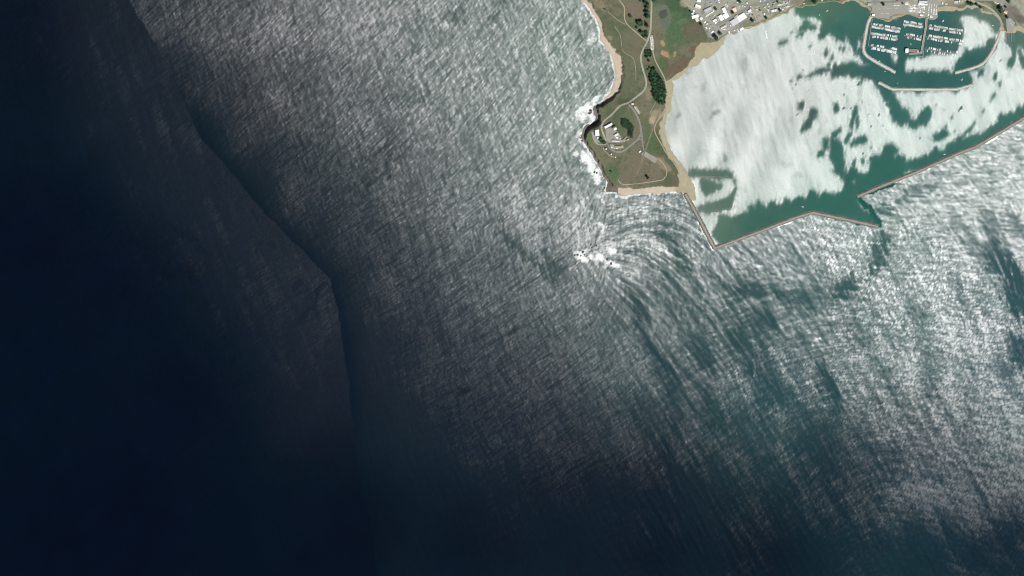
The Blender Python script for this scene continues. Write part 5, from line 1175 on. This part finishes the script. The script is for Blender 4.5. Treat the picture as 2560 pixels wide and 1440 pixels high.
def boat(kind, loc, rz, sc, label, group):
    t = thing({'sailboat': 'sailing_yacht', 'motorboat': 'cabin_cruiser', 'trawler': 'fishing_boat', 'skiff': 'small_boat'}[kind], label, 'boat', loc, rz, group)
    t.scale = (sc, sc * rnd.uniform(.78, .95), sc)
    for n, me in BOATS[kind]:
        obj(n, me, t)
def dock_row(a, b5, up, dn, where, lup=6.0, ldn=6.4, pitch=2.75, fill=(.9, .9)):
    """a, b: spine ends in pixels; up/dn: ranges (0..1) along the spine that carry boats on either side"""
    A, Bq = P(*a, 0), P(*b5, 0)
    t = thing('floating_dock', 'floating dock with finger piers, ' + where, 'dock', A)
    A0 = Vector((0, 0, 0)); B0 = Bq - A
    seg_box('walkway', A0, B0, 2.4, -.3, .55, M_DOCK, t)
    d = (Bq - A).normalized(); n = Vector((-d.y, d.x, 0))
    if n.y < 0: n = -n
    L = (Bq - A).length
    sp_ = pitch * MPP * 1.04
    for side, rg, ln, fl in ((1, up, lup * MPP, fill[0]), (-1, dn, ldn * MPP, fill[1])):
        if rg is None: continue
        k = 0; x = rg[0] * L
        while x < rg[1] * L:
            base = d * x + n * side * 1.2
            if k % 2 == 0:
                seg_box('finger', base, base + n * side * ln * .9, .9, -.2, .5, M_DOCK, t)
                pile(base + n * side * ln * .92, 2.6, .18, t)
            if rnd.random() < fl:
                kind = rnd.choices(('sailboat', 'motorboat', 'trawler', 'skiff'), (.42, .36, .14, .08))[0]
                bl = {'sailboat': 11.5, 'motorboat': 11, 'trawler': 15, 'skiff': 8}[kind]
                sc = min(1.2, max(.75, rnd.uniform(.82, 1.02) * ln / bl)) if kind != 'skiff' else 1
                c = A + d * (x + sp_ * .5) + n * side * (1.8 + bl * sc / 2 + rnd.uniform(0, .8))
                dr = n * side * (1 if rnd.random() < .5 else -1)
                boat(kind, (c.x, c.y, 0), math.atan2(dr.y, dr.x) + rnd.uniform(-.03, .03), sc, DESC[kind] + ' at the dock ' + where, 'boats moored at the dock ' + where)
            x += sp_; k += 1
    return t
W5 = lambda x, y: (1960 + x / 8, y / 8)
W6 = lambda x, y: (2240 + x / 8, y / 8)
dock_row(W5(1750, 500), W5(2330, 606), (.03, .98), (.02, .98), 'nearest the quay on the west side', 6.2, 6.6)
dock_row(W5(1720, 690), W5(2275, 765), (.03, .97), (.1, .97), 'in the middle of the west side', 6.2, 6.6, fill=(.85, .7))
dock_row(W5(1690, 915), W5(2260, 1015), (.08, .97), (.12, .99), 'seaward on the west side', 6.4, 8.2, fill=(.6, .9))
dock_row(W6(145, 455), W6(560, 518), (.01, .92), (.01, .9), 'nearest the quay just west of the pier', 6.2, 6.2, fill=(.95, .8))
dock_row(W6(160, 705), W6(530, 765), (.1, .9), (.02, .92), 'in the middle just west of the pier', 6.4, 6.6, fill=(.65, .7))
dock_row(W6(620, 522), W6(1335, 645), (.06, .98), (.06, .95), 'nearest the quay east of the pier', 5.6, 6.2, fill=(.8, .75))
dock_row(W6(600, 732), W6(1335, 850), (.06, .97), (.05, .98), 'in the middle east of the pier', 6.6, 6.8, fill=(.85, .6))
dock_row(W6(560, 978), W6(1225, 1082), (.06, .97), (.06, .95), 'seaward east of the pier', 6.8, 7.2, fill=(.45, .4))
t = thing('access_dock', 'long floating walkway linking the western docks to the quay', 'dock', P(*W5(1772, 365), 0))
o0 = P(*W5(1772, 365), 0); pts_ = [P(*W5(*q), 0) - o0 for q in ((1772, 375), (1745, 490), (1722, 690), (1700, 820), (1690, 915))]
for a, b5 in zip(pts_[:-1], pts_[1:]):
    seg_box('walkway', a, b5, 2.6, -.3, .6 + .004 * rnd.random(), M_DOCK, t)
    pile(b5 + Vector((1.8, 0, 0)), 2.8, .2, t)
# main pier
ptop = 5.2
t = thing('pier', 'long concrete pier from the quay with an L-shaped seaward end', 'pier', P(*W6(605, 372), ptop) - Vector((0, 0, ptop)))
o0 = t.location.copy()
pp = [P(*W6(*q), ptop) - o0 for q in ((612, 360), (600, 520), (560, 760), (515, 1010))]
for q in pp: q.z = 0
for k, (a, b5) in enumerate(zip(pp[:-1], pp[1:])):
    seg_box('deck', a, b5, 10.5, ptop - .9, ptop + .01 * k, M_PIER, t)
pe = P(*W6(500, 1060), ptop) - o0; pe.z = 0; pw = P(*W6(255, 1075), ptop) - o0; pw.z = 0
seg_box('deck', pp[-1] - Vector((0, 2, 0)), pe, 13, ptop - .9, ptop + .04, M_PIER, t)
seg_box('deck', pe + Vector((6, 0, 0)), pw, 9, ptop - .9, ptop + .05, M_PIER, t)
ph = P(*W6(440, 1010), ptop) - o0; ph.z = 0; ph2 = P(*W6(255, 1010), ptop) - o0; ph2.z = 0
seg_box('deck', ph, ph2, 12, ptop - .9, ptop + .06, mat('rusty_platform', tuple(alb(168, 140, 118)), .9, .2, .3), t)
for a, b5 in list(zip(pp[:-1], pp[1:])) + [(pe, pw), (ph, ph2)]:
    d = (b5 - a); L = d.length; d.normalize(); n = Vector((-d.y, d.x, 0))
    for k in range(int(L / 11) + 1):
        for s in (-1, 1):
            pile(a + d * min(L, k * 11 + 2) + n * s * 3.6, ptop - .9, .35, t)
    for s in (-1, 1):
        off = n * s * 4.3
        seg_box('guard_rail', a + off, b5 + off, .2, ptop + .06, ptop + 1.0, M_UNIT, t)
B('ice_house', 'white-roofed building at the western tip of the pier', [W6(192, 970), W6(250, 975), W6(248, 1062), W6(190, 1058)], 7, 'flat', 'white', None, 'white', 'building', None, 0, ptop)
B('hoist_shed', 'small blue-grey hoist shed on the pier platform', [W6(420, 1010), W6(458, 1012), W6(458, 1045), W6(420, 1042)], 3.5, 'flat', 'pale', None, 'grey', 'shed', None, 0, ptop)
t = thing('fuel_dock', 'pale hook-shaped landing float at the seaward corner of the pier', 'dock', P(*W6(545, 1000), 0))
o0 = t.location.copy(); q_ = [P(*W6(*q), 0) - o0 for q in ((552, 1000), (540, 1130), (450, 1128))]
seg_box('float', q_[0], q_[1], 3.2, -.3, .7, M_DOCK, t); seg_box('float', q_[1], q_[2], 3.2, -.3, .72, M_DOCK, t); pile(q_[1] + Vector((2.2, 0, 0)), 3, .22, t)
# boat ramp floats
for i, x in enumerate((2210, 2256, 2307, 2357)):
    t = thing('ramp_dock', 'narrow boarding float at the boat ramp, ' + ('beside the east breakwater root', 'second from the east breakwater root', 'third from the east breakwater root', 'farthest from the breakwater')[i], 'dock', P(*W6(x, 650), 0))
    o0 = t.location.copy(); e_ = P(*W6(x + 4, 835), 0) - o0
    seg_box('float', Vector((0, 0, 0)), e_, 2.0, -.3, .6, M_DOCK, t)
    for k in (.3, .6, .95): pile(e_ * k + Vector((1.4, 0, 0)), 2.6, .2, t)
t = thing('wave_screen', 'small landing stage on the outer side of the western marina breakwater', 'dock', P(*W5(1555, 705), 0))
o0 = t.location.copy(); q_ = [P(*W5(*q), 0) - o0 for q in ((1615, 712), (1560, 712), (1552, 775))]
seg_box('deck', q_[0], q_[1], 2.4, 2.0, 2.5, M_PIER, t); seg_box('deck', q_[1], q_[2], 3.2, 2.0, 2.52, M_PIER, t)
for k in range(3): pile(q_[1].lerp(q_[2], k / 2), 2.0, .25, t)
t = thing('loading_boom', 'white zigzag wreck-like float off the town beach', 'float', P(*t2((1780, 1240))[0], 0))
o0 = t.location.copy(); q_ = [P(*x, 0) - o0 for x in t2((1780, 1240), (1850, 1235), (1830, 1310), (1880, 1400), (1850, 1480), (1900, 1530))]
for k, (a, b5) in enumerate(zip(q_[:-1], q_[1:])): seg_box('float', a, b5, 2.2, -.3, .6 + .01 * k, M_CAB, t)

# loose boats
for k, (kind, x, y, an, sc, lab) in enumerate([('motorboat', 2007, 517, -18, 1.0, 'white cabin cruiser under way in the channel inside the bent breakwater'), ('trawler', 2362, 385, 10, .9, 'fishing boat lying alone inside the long curved breakwater'), ('motorboat', 2035, 131, 85, 1.0, 'white cabin cruiser anchored off the cove among the bright water'), ('skiff', 2213, 178, 20, 1, 'small open boat off the western marina breakwater tip'), ('skiff', 2244, 208, 35, 1, 'small open boat west of the detached breakwater'), ('sailboat', 2405, 199, 60, 1, 'white sailing yacht anchored behind the detached breakwater'), ('sailboat', 2068, 27, 30, .9, 'white sailing yacht anchored in the green cove'), ('skiff', 2049, 37, 70, 1, 'small open boat at the rim of the green cove'), ('skiff', 2277, 110, -40, 1, 'small open boat between the middle and seaward docks'), ('skiff', 2262, 67, 15, 1.2, 'small open boat at the western end of the dock beside the pier'), ('sailboat', 2199, 153, 75, .9, 'white sailing yacht close inside the western marina breakwater'), ('motorboat', 2358, 52, 60, 1.1, 'white cabin cruiser drifting off the quay east corner'), ('skiff', 2482, 64, 5, 1.1, 'small open boat in the shallow lagoon')]):
    p = P(x, y, 0); boat(kind, (p.x, p.y, 0), R(an), sc, lab, None)

# ------------------------------------------------------------------ parked cars
M_TYRE = mat('tyre', (.02, .02, .02), .9, .1, 1)
def car_mesh(col, nm):
    m_ = mat('car_' + nm, col, .3, .05, 1, 0, .5)
    V, F = [], []; mi = []
    def add(x0, x1, w, z0, z1_, tx_, tw, k):
        b0 = len(V)
        V.extend([(x0, -w, z0), (x1, -w, z0), (x1, w, z0), (x0, w, z0), (x0 + tx_, -w * tw, z1_), (x1 - tx_, -w * tw, z1_), (x1 - tx_, w * tw, z1_), (x0 + tx_, w * tw, z1_)])
        for f in ((0, 3, 2, 1), (4, 5, 6, 7), (0, 1, 5, 4), (1, 2, 6, 5), (2, 3, 7, 6), (3, 0, 4, 7)):
            F.append(tuple(b0 + q for q in f)); mi.append(k)
    add(-2.3, 2.3, .93, .35, .95, .08, .95, 0); add(-1.7, 1.1, .85, .95, 1.42, .5, .82, 1); add(-1.15, .55, .7, 1.42, 1.5, .05, .95, 0)
    for x in (-1.45, 1.4):
        for s in (-1, 1):
            b0 = len(F); tube(V, F, (x, s * .68, .34), (x, s * .94, .34), .34, .34, 8); mi.extend([2] * (len(F) - b0))
    me = new_mesh('car', V, F); 
    for q in (m_, M_GLASS, M_TYRE): me.materials.append(q)
    me.polygons.foreach_set('material_index', mi)
    return me
CARS = {n: car_mesh(c, n) for n, c in dict(white=(.75, .75, .75), silver=(.45, .46, .47), black=(.03, .03, .035), blue=(.05, .09, .2), red=(.3, .04, .03), grey=(.16, .16, .17)).items()}
def car(px, py, an, z, where, group):
    n = rnd.choices(list(CARS), (.24, .2, .2, .1, .06, .2))[0]
    p = P(px, py, z)
    o = obj('parked_car', CARS[n]); o.location = p; o.rotation_euler = (0, 0, an)
    tag(o, n + ' car parked ' + where, 'car', group)
NC = 0
def car_row(a, b5, n, ang, where, fill=.85, z=4.66):
    global NC
    for k in range(n):
        if rnd.random() > fill: continue
        x = a[0] + (b5[0] - a[0]) * k / max(1, n - 1); y = a[1] + (b5[1] - a[1]) * k / max(1, n - 1)
        zz = z if z is not None else tzf(x, y) + .5
        car(x, y, R(ang) + rnd.uniform(-.05, .05), zz, where, 'cars parked ' + where); NC += 1
for k, y in enumerate((15, 19.5, 23, 27.5, 31)):
    car_row((2272, y - 2.5), (2311, y), 20, 90, 'in rows west of the pier entrance', .62)
for k, x in enumerate((2322, 2328.5, 2335, 2341)):
    car_row((x + .8, 10), (x - 1, 38), 13, 8, 'in rows east of the pier entrance', .72)
car_row((2197, 22), (2252, 20), 14, 90, 'along the upper kerb of the harbour lot', .5)
car_row((2205, 34), (2225, 33), 5, 90, 'on the harbour lot near the orange bank', .6)
car_row(z1((1448, 600))[0], z1((1470, 790))[0], 17, 5, 'on the gravel strip beside the access road', .95, None)
car_row(z1((1470, 590))[0], z1((1492, 790))[0], 15, 5, 'on the gravel strip beside the access road', .8, None)
car_row(z2((1195, 310))[0], z2((1265, 400))[0], 8, 50, 'on the headland gate lot', .7, None)
car_row(t2((690, 340))[0], t2((860, 180))[0], 10, 30, 'beside the peach workshop', .8)
car_row(t2((1050, 540))[0], t2((1280, 500))[0], 9, 60, 'behind the biggest white roof', .8)
car_row(t1((1640, 1200))[0], t1((1960, 1150))[0], 12, -20, 'by the striped sheds', .6)
car_row(t2((1900, 330))[0], t2((1960, 560))[0], 9, 70, 'in the second beach lot', .7)
car_row(t1((1800, 150))[0], t1((1940, 300))[0], 9, 40, 'in the crowded gear yard', .9)
car_row((1944, 14), (1972, 6), 12, 80, 'along the trailer rows', .8)
car_row((1948, 22), (1974, 16), 10, 80, 'along the trailer rows', .8)
car_row(t5((1290, 60))[0], t5((1640, 200))[0], 10, 60, 'on the lot above the biggest dark tree', .8)
car_row(t5((1960, 770))[0], t5((2120, 1080))[0], 9, -10, 'at the boat ramp', .7)
car_row(t3((1230, 220))[0], t3((1600, 210))[0], 6, 5, 'below the pale pavilion', .6)
car_row(t1((1480, 880))[0], t1((1560, 760))[0], 5, 40, 'next to the small square workshop', .8)
